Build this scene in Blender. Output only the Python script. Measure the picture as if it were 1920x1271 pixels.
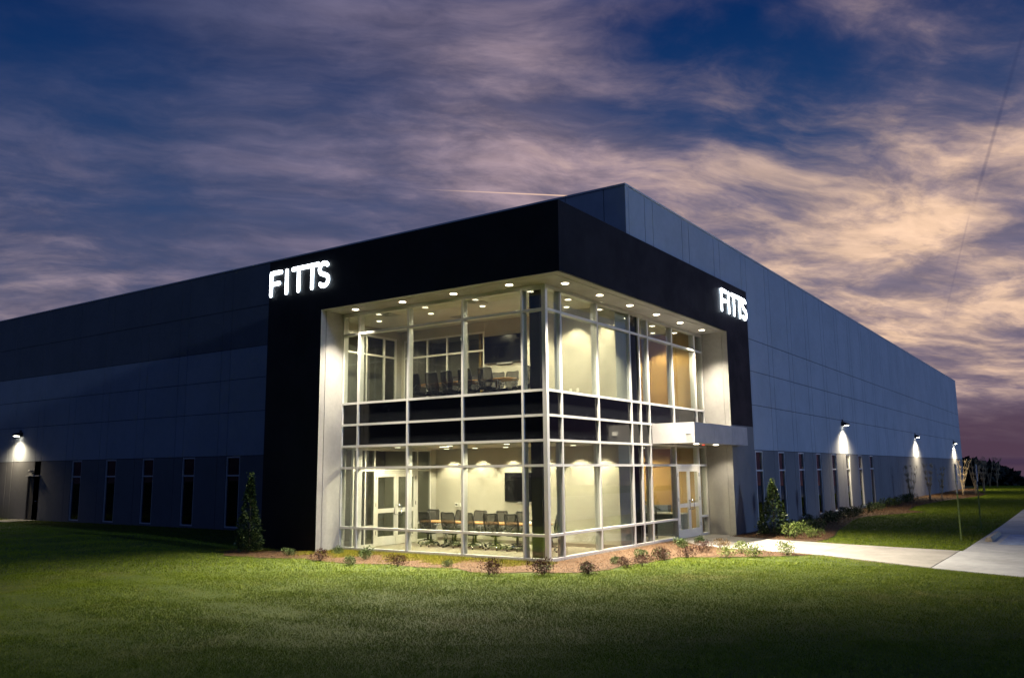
import bpy, math, random
import numpy as np
from mathutils import Matrix, Vector

random.seed(7)
rng = np.random.default_rng(11)
R = math.radians
scene = bpy.context.scene
for o in list(bpy.data.objects):
    bpy.data.objects.remove(o)
col = scene.collection

# ------------------------------------------------------------------ camera
CAM = Vector((11.277, -17.996, 2.25))
FW = Vector((-0.55803203, 0.81530443, 0.15452813))
RT = Vector((0.82432778, 0.56603109, -0.00961865))
UP = Vector((0.09530985, -0.12201432, 0.98794157))
cam_data = bpy.data.cameras.new("camera")
cam_data.sensor_width = 36.0
cam_data.lens = 29.56
cam_data.clip_start = 0.1
cam_data.clip_end = 6000
cam = bpy.data.objects.new("camera", cam_data)
m = Matrix.Identity(4)
for i in range(3):
    m[i][0], m[i][1], m[i][2], m[i][3] = RT[i], UP[i], -FW[i], CAM[i]
cam.matrix_world = m
col.objects.link(cam)
scene.camera = cam

# ------------------------------------------------------------------ node helper
class NB:
    def __init__(s, tree):
        s.t = tree; s.n = tree.nodes; s.l = tree.links
    def _in(s, sock, v):
        if v is None: return
        if isinstance(v, bpy.types.NodeSocket): s.l.new(v, sock)
        elif isinstance(v, (tuple, list)) and len(v) == 3 and sock.type == 'RGBA': sock.default_value = (*v, 1)
        else: sock.default_value = v
    def node(s, typ, **kw):
        n = s.n.new(typ)
        for k, v in kw.items(): setattr(n, k, v)
        return n
    def math(s, op, a, b=None, clamp=False):
        n = s.node('ShaderNodeMath', operation=op, use_clamp=clamp)
        s._in(n.inputs[0], a); s._in(n.inputs[1], b); return n.outputs[0]
    def dot(s, a, b):
        n = s.node('ShaderNodeVectorMath', operation='DOT_PRODUCT')
        s._in(n.inputs[0], a); s._in(n.inputs[1], b); return n.outputs['Value']
    def vadd(s, a, b, op='ADD'):
        n = s.node('ShaderNodeVectorMath', operation=op)
        s._in(n.inputs[0], a); s._in(n.inputs[1], b); return n.outputs[0]
    def vscale(s, a, f):
        n = s.node('ShaderNodeVectorMath', operation='SCALE')
        s._in(n.inputs[0], a); s._in(n.inputs['Scale'], f); return n.outputs[0]
    def xyz(s, x, y, z):
        n = s.node('ShaderNodeCombineXYZ')
        for i, v in enumerate((x, y, z)): s._in(n.inputs[i], v)
        return n.outputs[0]
    def sep(s, v):
        n = s.node('ShaderNodeSeparateXYZ'); s._in(n.inputs[0], v); return n.outputs
    def noise(s, vec, scale, detail=4, rough=.55, dist=0., color=False):
        n = s.node('ShaderNodeTexNoise')
        s._in(n.inputs['Vector'], vec); n.inputs['Scale'].default_value = scale
        n.inputs['Detail'].default_value = detail; n.inputs['Roughness'].default_value = rough
        n.inputs['Distortion'].default_value = dist
        return n.outputs['Color' if color else 'Fac']
    def smooth(s, x, a, b, lo=0., hi=1.):
        n = s.node('ShaderNodeMapRange', interpolation_type='SMOOTHSTEP')
        s._in(n.inputs[0], x)
        for i, v in enumerate((a, b, lo, hi)): n.inputs[1 + i].default_value = v
        return n.outputs[0]
    def mix(s, f, a, b):
        n = s.node('ShaderNodeMix', data_type='RGBA')
        s._in(n.inputs[0], f); s._in(n.inputs[6], a); s._in(n.inputs[7], b); return n.outputs[2]
    def ramp(s, f, stops):
        n = s.node('ShaderNodeValToRGB'); s._in(n.inputs[0], f)
        e = n.color_ramp.elements
        while len(e) < len(stops): e.new(.5)
        for el, (p, c) in zip(e, stops): el.position = p; el.color = (*c, 1)
        return n.outputs[0]

# ------------------------------------------------------------------ sky (dusk)
def pixdir(x, y):
    f = 1576.413
    v = FW + RT * ((x - 960) / f) - UP * ((y - 635.5) / f)
    return v.normalized()

world = bpy.data.worlds.new("World")
scene.world = world
world.use_nodes = True
world.node_tree.nodes.clear()
w = NB(world.node_tree)
tc = w.node('ShaderNodeTexCoord')
nrm = w.node('ShaderNodeVectorMath', operation='NORMALIZE')
w.l.new(tc.outputs['Generated'], nrm.inputs[0]); d = nrm.outputs[0]
dz = w.sep(d)[2]
zc = w.math('MAXIMUM', dz, 0.0)
inv = w.math('DIVIDE', 1.0, w.math('ADD', zc, 0.19))
pu = w.math('MULTIPLY', w.dot(d, (0.8244, 0.566, 0)), inv)
pv = w.math('MULTIPLY', w.dot(d, (-0.566, 0.8244, 0)), inv)
# streaks run slightly across the view
su = w.math('ADD', w.math('MULTIPLY', pu, .97), w.math('MULTIPLY', pv, .24))
sv = w.math('ADD', w.math('MULTIPLY', pu, -.24), w.math('MULTIPLY', pv, .97))
P0 = w.xyz(pu, pv, 3.7)
warp = w.vscale(w.vadd(w.noise(P0, 1.1, 4, .5, color=True), (.5, .5, .5), 'SUBTRACT'), .8)
P1 = w.vadd(w.xyz(w.math('MULTIPLY', su, .85), w.math('MULTIPLY', sv, 1.25), 1.3), warp)
P2 = w.vadd(w.xyz(w.math('MULTIPLY', su, .8), w.math('MULTIPLY', sv, 1.5), 8.1), w.vscale(warp, .8))
nA = w.noise(P1, 1.5, 11, .56)
nB = w.noise(P2, 4.2, 10, .62)
nC = w.noise(P0, .55, 3, .5)
nE = w.noise(P2, 9.0, 6, .6)
den = w.math('ADD', w.math('MULTIPLY', nA, .66), w.math('ADD', w.math('MULTIPLY', nB, .28), w.math('MULTIPLY', nC, .18)))
def blobs(lst):
    tot = None
    for (x, y, k, a) in lst:
        g = w.math('MULTIPLY', w.math('EXPONENT', w.math('MULTIPLY', w.math('SUBTRACT', w.dot(d, tuple(pixdir(x, y))), 1.0), k)), a)
        tot = g if tot is None else w.math('ADD', tot, g)
    return tot
den = w.math('ADD', den, blobs([
    (60, 120, 45, -.17), (380, 260, 150, -.05), (1230, 70, 170, -.17), (1440, 220, 150, -.13), (1780, 40, 120, -.07),
    (640, 210, 190, -.08), (1560, 320, 160, -.05), (880, 200, 160, .12), (1000, 330, 140, .11),
    (520, 330, 120, .09), (1200, 330, 120, .11), (1700, 560, 50, .15), (120, 540, 60, .12),
    (620, 60, 120, .07), (350, 60, 250, .05), (1650, 150, 250, .06), (1850, 790, 300, -.08), (830, 400, 150, .05)]))
dens = w.smooth(den, .34, .83)
base = w.ramp(w.math('MULTIPLY', zc, 1.6), [(0, (.090, .045, .070)), (.10, (.085, .062, .10)), (.3, (.040, .062, .135)),
                                          (.55, (.010, .038, .115)), (.8, (.001, .016, .078)), (1, (.012, .060, .22))])
glow = blobs([(1780, 610, 15, .92), (1250, 400, 22, .22), (1000, 290, 70, .12), (20, 640, 60, .62), (600, 330, 90, .13), (1800, 120, 40, .10), (850, 30, 60, .10)])
glow = w.math('MULTIPLY', glow, w.smooth(dz, -.02, .12, .10, 1.0))
nD = w.smooth(w.math('ADD', w.math('MULTIPLY', nB, .55), w.math('MULTIPLY', nA, .45)), .38, .63)
glow = w.math('MULTIPLY', glow, w.math('ADD', w.math('MULTIPLY', nD, .62), .50), clamp=True)
ccol = w.ramp(glow, [(0, (.058, .064, .120)), (.22, (.128, .108, .158)), (.5, (.275, .200, .220)), (1, (.64, .43, .29))])
shade = w.math('ADD', .72, w.math('ADD', w.math('MULTIPLY', w.smooth(nE, .3, .7), .22), w.math('MULTIPLY', nD, .36)))
cc = w.node('ShaderNodeVectorMath', operation='SCALE'); w.l.new(ccol, cc.inputs[0]); w.l.new(shade, cc.inputs['Scale'])
skyc = w.mix(w.math('MULTIPLY', dens, .94), base, cc.outputs[0])
# horizon murk
skyc = w.mix(w.smooth(dz, .085, .035, 0, .85), skyc, (.055, .030, .050))
skyc = w.mix(w.smooth(w.math('ABSOLUTE', w.math('SUBTRACT', dz, .004)), .006, .001, 0, .55), skyc, (.03, .018, .045))
skyc = w.mix(w.math('MULTIPLY', w.smooth(dz, -.012, -.022, 0, .6), w.smooth(w.dot(d, (.1, .995, 0)), .85, .99)), skyc, (.15, .055, .045))
# cooler hue away from the sunset
hm = w.node('ShaderNodeMix', data_type='RGBA', blend_type='MULTIPLY')
w._in(hm.inputs[0], w.smooth(w.dot(d, (.1, .995, 0)), .60, -.20)); w._in(hm.inputs[6], skyc); w._in(hm.inputs[7], (.62, .86, 1.12)); skyc = hm.outputs[2]
# the sky darkens away from the sunset
away = w.smooth(w.dot(d, (.40, .917, 0)), -.75, .45, .46, 1.0)
aw = w.node('ShaderNodeVectorMath', operation='SCALE'); w.l.new(skyc, aw.inputs[0]); w.l.new(away, aw.inputs['Scale']); skyc = aw.outputs[0]
skyc = w.mix(w.smooth(dz, -.04, -.25), skyc, (.006, .008, .006))
# condensation trails (part of the sky)
def trail(c, a, b, width, colr, strength, vary):
    A, B = pixdir(*a), pixdir(*b)
    n = A.cross(B).normalized(); t = n.cross(A).normalized()
    L = math.acos(max(-1, min(1, A.dot(B))))
    dist = w.math('ABSOLUTE', w.dot(d, tuple(n)))
    ang = w.math('DIVIDE', w.math('ARCTAN2', w.dot(d, tuple(t)), w.dot(d, tuple(A))), L)
    mk = w.smooth(dist, width, width * .15)
    along = w.math('MULTIPLY', w.smooth(ang, 0, vary), w.smooth(ang, 1.05, .9))
    return w.mix(w.math('MULTIPLY', w.math('MULTIPLY', mk, along), strength), c, colr)
skyc = trail(skyc, (765, 354), (1120, 370), .0011, (.95, .62, .42), .6, .8)
skyc = trail(skyc, (1760, 640), (1818, 400), .0014, (.09, .075, .13), .2, .5)
skyc = trail(skyc, (1818, 410), (1925, 40), .0026, (.02, .03, .085), .32, .25)
bg = w.node('ShaderNodeBackground'); w.l.new(skyc, bg.inputs[0]); bg.inputs[1].default_value = 1.0
wo = w.node('ShaderNodeOutputWorld'); w.l.new(bg.outputs[0], wo.inputs[0])

# last dim directional dusk light, from low beyond the car park on the right
sun_d = bpy.data.lights.new("sun", 'SUN')
sun_d.energy = 0.52; sun_d.angle = R(2.5); sun_d.color = (.36, .56, 1.0)
sun = bpy.data.objects.new("sun", sun_d); col.objects.link(sun)
sun.location = (60, -25, 12)
sun.rotation_euler = Vector((-1.0, 0.10, -0.15)).to_track_quat('-Z', 'Y').to_euler()

scene.view_settings.view_transform = 'Standard'
scene.view_settings.look = 'None'
scene.view_settings.exposure = 0.5
scene.view_settings.gamma = 1
scene.view_settings.use_curve_mapping = False
scene.cycles.use_denoising = True
scene.cycles.max_bounces = 8
scene.cycles.transparent_max_bounces = 24
scene.cycles.sample_clamp_indirect = 4
scene.cycles.caustics_reflective = False
scene.cycles.caustics_refractive = False

# ------------------------------------------------------------------ materials
MATS = {}
def mat(name, base, rough=.6, metal=0., var=0., vscale=3., bump=0., bscale=60., base2=None, spec=.5, coords='Object', stretch=None, emit=None, estr=0.):
    mt = bpy.data.materials.new(name); mt.use_nodes = True
    b = NB(mt.node_tree); p = b.n['Principled BSDF']
    p.inputs['Base Color'].default_value = (*base, 1)
    p.inputs['Roughness'].default_value = rough
    p.inputs['Metallic'].default_value = metal
    p.inputs['Specular IOR Level'].default_value = spec
    t = b.node('ShaderNodeTexCoord').outputs[coords]
    if coords == 'Object' :
        t = b.node('ShaderNodeNewGeometry').outputs['Position']
    if stretch: t = b.vadd(t, stretch, 'MULTIPLY')
    if var > 0 or base2:
        c2 = base2 or tuple(max(0, c * (1 - var)) for c in base)
        c1 = base if base2 else tuple(c * (1 + var * .6) for c in base)
        n1 = b.noise(t, vscale, 6, .62)
        n2 = b.noise(t, vscale * 9, 3, .6)
        f = b.smooth(b.math('ADD', b.math('MULTIPLY', n1, .7), b.math('MULTIPLY', n2, .3)), .34, .66)
        b.l.new(b.mix(f, c1, c2), p.inputs['Base Color'])
        r = b.smooth(n1, .3, .7, max(.02, rough - .07), min(1, rough + .07)); b.l.new(r, p.inputs['Roughness'])
    if bump > 0:
        bn = b.node('ShaderNodeBump'); bn.inputs['Strength'].default_value = bump; bn.inputs['Distance'].default_value = .02
        b.l.new(b.noise(t, bscale, 5, .6), bn.inputs['Height']); b.l.new(bn.outputs[0], p.inputs['Normal'])
    if emit:
        p.inputs['Emission Color'].default_value = (*emit, 1); p.inputs['Emission Strength'].default_value = estr
    MATS[name] = mt
    return mt

def glass_mat(name, tint, fres=1.45, extra=.0, rough=0.0):
    mt = bpy.data.materials.new(name); mt.use_nodes = True
    b = NB(mt.node_tree); b.n.clear()
    tr = b.node('ShaderNodeBsdfTransparent'); tr.inputs[0].default_value = (*tint, 1)
    gl = b.node('ShaderNodeBsdfGlossy'); gl.inputs[0].default_value = (.92, .96, 1, 1); gl.inputs['Roughness'].default_value = rough
    ge = b.node('ShaderNodeNewGeometry')
    ci = b.math('ABSOLUTE', b.dot(ge.outputs['Incoming'], ge.outputs['Normal']))
    f = b.math('ADD', b.math('MULTIPLY', b.math('POWER', b.math('SUBTRACT', 1.0, ci), 4.5), .9), ((fres - 1) / (fres + 1)) ** 2 + extra, clamp=True)
    mx = b.node('ShaderNodeMixShader'); b.l.new(f, mx.inputs[0]); b.l.new(tr.outputs[0], mx.inputs[1]); b.l.new(gl.outputs[0], mx.inputs[2])
    o = b.node('ShaderNodeOutputMaterial'); b.l.new(mx.outputs[0], o.inputs[0])
    MATS[name] = mt; return mt

CONC_MID = mat('light_grey_concrete', (.37, .40, .45), .85, var=.09, vscale=.55, bump=.25, bscale=45)
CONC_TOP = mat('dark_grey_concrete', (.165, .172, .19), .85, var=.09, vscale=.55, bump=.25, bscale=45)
CONC_LOW = mat('charcoal_concrete', (.165, .165, .175), .85, var=.09, vscale=.6, bump=.25, bscale=45)
CONC_JOINT = mat('joint_dark', (.05, .05, .055), .9)
BLACK = mat('black_paint', (.010, .0105, .013), .55, var=.25, vscale=.8, bump=.12, bscale=60, spec=.22)
STUCCO = mat('pale_grey_stucco', (.30, .295, .29), .8, var=.12, vscale=1.2, bump=.15, bscale=80)
ALU = mat('silver_aluminium', (.60, .605, .615), .42, metal=.12, var=.06, vscale=4)
CANOPYM = mat('canopy_metal', (.42, .42, .44), .5, metal=.2, var=.08, vscale=3)
ALUW = mat('white_aluminium', (.66, .65, .62), .42, metal=.2, var=.06, vscale=4)
GLASS = glass_mat('clear_glass', (.88, .91, .88), 1.5, .03)
GLASS_IN = glass_mat('inner_glass', (.86, .88, .86), 1.45)
GLASS_DK = glass_mat('dark_glass', (.30, .33, .36), 1.45, 0)
SPAN = mat('black_spandrel_glass', (.006, .007, .009), .08, spec=.3, var=.2, vscale=2)
ROOFM = mat('roof_membrane', (.25, .25, .25), .9, var=.2)
CREAM = mat('cream_plaster', (.39, .375, .325), .85, var=.06, vscale=1.5, bump=.06, bscale=90)
CEILM = mat('white_ceiling', (.42, .41, .37), .9, var=.05, vscale=2)
ORANGE = mat('orange_plaster', (.36, .225, .080), .8, var=.07, vscale=1.5)
CARPET = mat('beige_carpet', (.24, .225, .185), .95, var=.25, vscale=14, bump=.3, bscale=120)
BASEB = mat('taupe_skirting', (.15, .135, .11), .6, var=.1)
DARKIN = mat('dark_hall_wall', (.20, .19, .17), .9, var=.1)
COLM = mat('black_column', (.012, .012, .014), .4, var=.2)
CHROME = mat('polished_metal', (.62, .62, .63), .22, metal=1.0, var=.05)
BLACKPL = mat('black_plastic', (.018, .018, .02), .42, var=.2, vscale=9)
SEATF = mat('black_fabric', (.02, .021, .023), .9, var=.3, vscale=30, bump=.3, bscale=300)
GREYPL = mat('grey_plastic', (.30, .30, .30), .45, var=.1)
WHITEPL = mat('white_plastic', (.75, .74, .70), .45, var=.05)
WOODT = mat('honey_wood', (.42, .24, .10), .4, base2=(.33, .17, .065), vscale=2.2, stretch=(1, 14, 14))
SCREEN = mat('tv_screen', (.005, .005, .007), .12, var=.2)
DESKM = mat('blue_grey_panel', (.13, .16, .20), .5, var=.12)
STEEL = mat('galvanised_steel', (.33, .35, .37), .5, metal=.5, var=.2, vscale=12)
POSTG = mat('post_green', (.16, .22, .06), .6, var=.25, vscale=9)  # green tone on the lower length of the sign posts
CONC_WALK = mat('walk_concrete', (.21, .20, .185), .9, var=.2, vscale=.9, bump=.25, bscale=120)
CONC_LOT = mat('lot_concrete', (.30, .305, .31), .9, var=.25, vscale=.5, bump=.25, bscale=90)
BLUEP = mat('faded_blue_paint', (.22, .28, .40), .8, var=.35, vscale=3)
STOPM = mat('worn_concrete', (.42, .35, .25), .9, var=.35, vscale=7, bump=.4, bscale=60)
BARK = mat('brown_bark', (.11, .085, .06), .95, var=.4, vscale=14, bump=.5, bscale=50)
STEMM = mat('dark_stem', (.035, .027, .018), .9, var=.3, vscale=20)
PALEBARK = mat('pale_bark', (.44, .34, .20), .9, var=.35, vscale=12)
LAMPOFF = mat('bronze_housing', (.045, .042, .04), .45, metal=.4, var=.2)
LENS_W = mat('lit_lens_warm', (.9, .9, .9), .4, emit=(1, .86, .62), estr=9)
LENS_C = mat('lit_lens_pale', (.9, .9, .9), .4, emit=(1, .93, .74), estr=9)
LENS_DIM = mat('lit_lens_dim', (.9, .9, .9), .4, emit=(1, .9, .66), estr=2.5)
SIGNM = mat('lit_sign_face', (.9, .9, .9), .4, emit=(.86, .94, 1.0), estr=8.0)
SIGNB = mat('lit_sign_back', (.9, .9, .9), .4, emit=(.66, .84, 1.0), estr=4.0)
REDL = mat('red_strobe', (.5, .04, .03), .3, emit=(1, .12, .06), estr=.6)
DOORM = mat('dark_door_paint', (.06, .055, .05), .55, var=.15)
MULCH = mat('pine_straw', (.075, .034, .009), .95, base2=(.028, .014, .005), vscale=5, bump=1.0, bscale=60)
STRAW = mat('dry_straw', (.140, .064, .014), .9, base2=(.040, .020, .006), vscale=13)
FARLEAF = mat('far_foliage', (.018, .022, .014), .95, var=.4, vscale=.6)
MESHB = None
def mesh_back():
    mt = bpy.data.materials.new('black_mesh_fabric'); mt.use_nodes = True
    b = NB(mt.node_tree); p = b.n['Principled BSDF']; out = b.n['Material Output']
    p.inputs['Base Color'].default_value = (.018, .018, .020, 1); p.inputs['Roughness'].default_value = .8
    tr = b.node('ShaderNodeBsdfTransparent'); mx = b.node('ShaderNodeMixShader'); mx.inputs[0].default_value = .16
    b.l.new(p.outputs[0], mx.inputs[1]); b.l.new(tr.outputs[0], mx.inputs[2]); b.l.new(mx.outputs[0], out.inputs[0])
    return mt
MESHB = mesh_back()

def leaf_mat(name, c1, c2, rough=.55, trans=.18):
    mt = bpy.data.materials.new(name); mt.use_nodes = True
    b = NB(mt.node_tree); p = b.n['Principled BSDF']
    g = b.node('ShaderNodeNewGeometry')
    f = b.smooth(b.math('ADD', b.math('MULTIPLY', b.noise(g.outputs['Position'], 7, 2), .6), b.math('MULTIPLY', g.outputs['Random Per Island'], .4)), .28, .72)
    b.l.new(b.mix(f, c1, c2), p.inputs['Base Color']); p.inputs['Roughness'].default_value = rough
    p.inputs['Specular IOR Level'].default_value = .15
    return mt
LEAF_GREEN = leaf_mat('green_leaf', (.045, .075, .025), (.085, .12, .04))
LEAF_DARK = leaf_mat('dark_glossy_leaf', (.018, .032, .013), (.05, .075, .022), .35)
LEAF_BRIGHT = leaf_mat('bright_leaf', (.10, .15, .03), (.17, .21, .06))
LEAF_PURPLE = leaf_mat('purple_leaf', (.034, .012, .010), (.072, .028, .018))
LEAF_TAN = leaf_mat('tan_leaf', (.13, .10, .05), (.18, .12, .06))

def grass_mat(name, a, b_, dead):
    mt = bpy.data.materials.new(name); mt.use_nodes = True
    b = NB(mt.node_tree); p = b.n['Principled BSDF']
    pos = b.node('ShaderNodeNewGeometry').outputs['Position']
    n1 = b.noise(pos, .35, 4, .6); n2 = b.noise(pos, 2.3, 4, .6); n3 = b.noise(pos, 14, 2, .6)
    f = b.smooth(b.math('ADD', b.math('MULTIPLY', n2, .5), b.math('MULTIPLY', n3, .5)), .32, .68)
    c = b.mix(f, a, b_)
    c = b.mix(b.smooth(b.math('ADD', b.math('MULTIPLY', n1, .7), b.math('MULTIPLY', n2, .3)), .52, .72, 0, .55), c, dead)
    b.l.new(c, p.inputs['Base Color']); p.inputs['Roughness'].default_value = .8; p.inputs['Specular IOR Level'].default_value = .06
    return mt
GRASSM = grass_mat('lawn_blade', (.092, .135, .008), (.165, .205, .020), (.215, .190, .065))
WEEDM = grass_mat('weed_blade', (.15, .17, .012), (.22, .20, .03), (.26, .19, .06))
SOILM = grass_mat('lawn_ground', (.034, .052, .012), (.055, .072, .020), (.085, .080, .035))

# ------------------------------------------------------------------ mesh helper
class MB:
    def __init__(s): s.v = []; s.f = []; s.sm = []
    def add(s, vs, fs, smooth=False):
        o = len(s.v); s.v += [tuple(v) for v in vs]
        s.f += [tuple(i + o for i in f) for f in fs]; s.sm += [smooth] * len(fs); return s
    def box(s, x0, x1, y0, y1, z0, z1):
        vs = [(x0, y0, z0), (x1, y0, z0), (x1, y1, z0), (x0, y1, z0), (x0, y0, z1), (x1, y0, z1), (x1, y1, z1), (x0, y1, z1)]
        return s.add(vs, [(0, 3, 2, 1), (4, 5, 6, 7), (0, 1, 5, 4), (1, 2, 6, 5), (2, 3, 7, 6), (3, 0, 4, 7)])
    def prism(s, poly, z0, z1):
        n = len(poly)
        vs = [(x, y, z0) for x, y in poly] + [(x, y, z1) for x, y in poly]
        return s.add(vs, [tuple(range(n - 1, -1, -1)), tuple(range(n, 2 * n))] + [(i, (i + 1) % n, n + (i + 1) % n, n + i) for i in range(n)])
    def tube(s, pts, rad, n=8, smooth=True, cap=True):
        pts = [Vector(p) for p in pts]; rad = rad if isinstance(rad, (list, tuple)) else [rad] * len(pts)
        vs = []; prev = None
        for i, p in enumerate(pts):
            t = (pts[min(i + 1, len(pts) - 1)] - pts[max(i - 1, 0)]).normalized()
            if prev is None:
                a = Vector((0, 0, 1)) if abs(t.z) < .9 else Vector((1, 0, 0)); u = t.cross(a).normalized()
            else:
                u = (prev - t * prev.dot(t)).normalized()
            prev = u; v = t.cross(u)
            vs += [p + (u * math.cos(2 * math.pi * k / n) + v * math.sin(2 * math.pi * k / n)) * rad[i] for k in range(n)]
        fs = []
        for i in range(len(pts) - 1):
            for k in range(n):
                fs.append((i * n + k, i * n + (k + 1) % n, (i + 1) * n + (k + 1) % n, (i + 1) * n + k))
        s.add(vs, fs, smooth)
        if cap:
            s.f += [tuple(len(s.v) - len(vs) + k for k in range(n - 1, -1, -1)), tuple(len(s.v) - n + k for k in range(n))]; s.sm += [False, False]
        return s
    def bar(s, a, b, wdt, hgt):   # rectangular bar along a->b (hgt measured along z)
        a, b = Vector(a), Vector(b); t = (b - a).normalized()
        u = Vector((0, 0, 1)).cross(t)
        u = u.normalized() if u.length > 1e-4 else Vector((1, 0, 0)); v = t.cross(u)
        vs = [q + u * (sx * wdt / 2) + v * (sy * hgt / 2) for q in (a, b) for sx, sy in ((-1, -1), (1, -1), (1, 1), (-1, 1))]
        return s.add(vs, [(3, 2, 1, 0), (4, 5, 6, 7)] + [(i, (i + 1) % 4, 4 + (i + 1) % 4, 4 + i) for i in range(4)])
    def disc(s, c, r, z0, z1, n=20):
        return s.prism([(c[0] + r * math.cos(2 * math.pi * k / n), c[1] + r * math.sin(2 * math.pi * k / n)) for k in range(n)], z0, z1)
    def mesh(s, name, material):
        me = bpy.data.meshes.new(name); me.from_pydata(s.v, [], s.f)
        me.polygons.foreach_set('use_smooth', s.sm); me.materials.append(material); me.update(); return me
    def build(s, name, material, parent=None, loc=None, bevel=0.):
        o = bpy.data.objects.new(name, s.mesh(name, material)); col.objects.link(o)
        if parent is not None: o.parent = parent
        if loc is not None: o.location = loc
        if bevel:
            b = o.modifiers.new('bevel', 'BEVEL'); b.width = bevel; b.segments = 2; b.limit_method = 'ANGLE'
        return o

def inst(name, me, parent=None, loc=(0, 0, 0), rot=(0, 0, 0), scale=(1, 1, 1)):
    o = bpy.data.objects.new(name, me); col.objects.link(o); o.parent = parent
    o.location = loc; o.rotation_euler = rot; o.scale = scale; return o
def tag(o, label=None, cat=None, group=None, kind=None):
    for k, v in (('label', label), ('category', cat), ('group', group), ('kind', kind)):
        if v: o[k] = v
    return o
def empty(name, loc=(0, 0, 0), rz=0, label=None, cat=None, group=None, kind=None):
    o = bpy.data.objects.new(name, None); col.objects.link(o); o.location = loc; o.rotation_euler = (0, 0, rz)
    return tag(o, label, cat, group, kind)
def copy_tree(o, parent=None):
    c = o.copy(); col.objects.link(c)
    if parent is not None: c.parent = parent
    for ch in list(o.children): copy_tree(ch, c)
    return c
def lamp(name, kind, loc, power, color, parent=None, spot=None, blend=.5, size=.08, aim=(0, 0, -1)):
    ld = bpy.data.lights.new(name, kind); ld.energy = power; ld.color = color
    if kind == 'SPOT': ld.spot_size = R(spot); ld.spot_blend = blend; ld.shadow_soft_size = size
    elif kind == 'POINT': ld.shadow_soft_size = size
    elif kind == 'AREA': ld.shape = 'DISK'; ld.size = size
    o = bpy.data.objects.new(name, ld); col.objects.link(o); o.parent = parent; o.location = loc
    o.rotation_euler = Vector(aim).to_track_quat('-Z', 'Y').to_euler(); return o

def sst(a, b, x):
    t = np.clip((np.asarray(x, float) - a) / (b - a), 0, 1); return t * t * (3 - 2 * t)
def ground_h(x, y):
    x = np.asarray(x, float); y = np.asarray(y, float)
    h = .16 * sst(14, 42, y) * sst(-3, 0, x) + .13 * sst(-9, -17, x) * sst(-9, -1, y)
    open_ = np.clip(np.maximum(sst(-4.2, -8, y), sst(-11, -15, x) * sst(1.5, -3, y)), 0, 1) * sst(9, 5, x - np.minimum(0, y + 2) * .6)
    und = .030 * np.sin(.9 * x + .5 * y + 1) * np.sin(.43 * x - .8 * y) + .022 * np.sin(1.9 * x - 1.1 * y + 2) + .018 * np.sin(.7 * x + 2.3 * y)
    h = h + und * open_
    h = h - .055 * np.maximum(0, y - 86) * sst(-20, -2, x) - .05 * np.maximum(0, np.hypot(x, y) - 300)
    return h

# ------------------------------------------------------------------ ground
xs = np.concatenate([[-3000, -1200, -500, -200, -110], np.arange(-70, 30.01, .5), [40, 60, 100, 200, 500, 1200, 3000]])
ys = np.concatenate([[-3000, -1200, -500, -200, -100, -50, -34], np.arange(-26, 100.01, .75), [120, 150, 200, 300, 500, 1200, 3000]])
GX, GY = np.meshgrid(xs, ys); GZ = ground_h(GX, GY)
nx, ny = len(xs), len(ys)
me = bpy.data.meshes.new('ground')
idx = np.arange(nx * ny).reshape(ny, nx)
faces = np.stack([idx[:-1, :-1], idx[:-1, 1:], idx[1:, 1:], idx[1:, :-1]], -1).reshape(-1, 4)
me.from_pydata(np.stack([GX, GY, GZ], -1).reshape(-1, 3).tolist(), [], faces.tolist())
me.materials.append(SOILM); me.polygons.foreach_set('use_smooth', [True] * len(me.polygons))
ground = bpy.data.objects.new('ground', me); col.objects.link(ground); tag(ground, kind='structure')

def sheet(name, rows, material, z, parent=None, thick=0.):
    """rows of (left point, right point): a strip that follows the ground at height z above it"""
    mb = MB(); NX = 6; vs = []
    for (a, b) in rows:
        for k in range(NX + 1):
            t = k / NX; x = a[0] + (b[0] - a[0]) * t; y = a[1] + (b[1] - a[1]) * t
            vs.append((x, y, float(ground_h(x, y)) * (1 if abs(y) > 12 else 1) + z))
    fs = [(r * (NX + 1) + k, r * (NX + 1) + k + 1, (r + 1) * (NX + 1) + k + 1, (r + 1) * (NX + 1) + k) for r in range(len(rows) - 1) for k in range(NX)]
    mb.add(vs, fs); return mb.build(name, material, parent)

# footpath: separate slabs with open joints
path_o = empty('footpath', kind='structure')
pf = [(1.045, 9.74), (3.38, 9.02), (6.15, 8.17), (8.05, 7.83)]
pn = [(.03, 7.75), (1.3, 6.25), (2.53, 5.5), (4.46, 5.22), (5.18, 4.98), (6.8, 4.02), (8.01, 3.25)]
slabs = [[(.02, 7.75), (1.3, 6.25), (2.53, 5.5), (2.70, 9.22), (1.045, 9.74), (1.04, 10.3), (.02, 10.5)],
         [(2.55, 5.48), (4.46, 5.22), (5.0, 5.03), (5.1, 8.47), (2.72, 9.21)],
         [(5.02, 5.02), (5.18, 4.98), (6.8, 4.02), (8.01, 3.25), (8.05, 7.83), (5.12, 8.46)]]
for p in slabs:
    MB().prism(p, -.08, .022).build('paving_slab', CONC_WALK, path_o)
lot = empty('parking_lot', kind='structure')
def lotslab(x0, x1, y0, y1):
    mb = MB(); n = max(1, int((y1 - y0) / 4)); vs = []
    for i in range(n + 1):
        y = y0 + (y1 - y0) * i / n
        vs += [(x0, y, float(ground_h(x0, y)) + .018), (x1, y, float(ground_h(x1, y)) + .018)]
    mb.add(vs, [(2 * i, 2 * i + 1, 2 * i + 3, 2 * i + 2) for i in range(n)]).build('concrete_slab', CONC_LOT, lot)
MB().prism([(8.03, 3.24), (9.83, 2.46), (14, .6), (20, -2.2), (20, 7.83), (8.07, 7.83)], -.08, .018).build('concrete_slab', CONC_LOT, lot)
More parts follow.
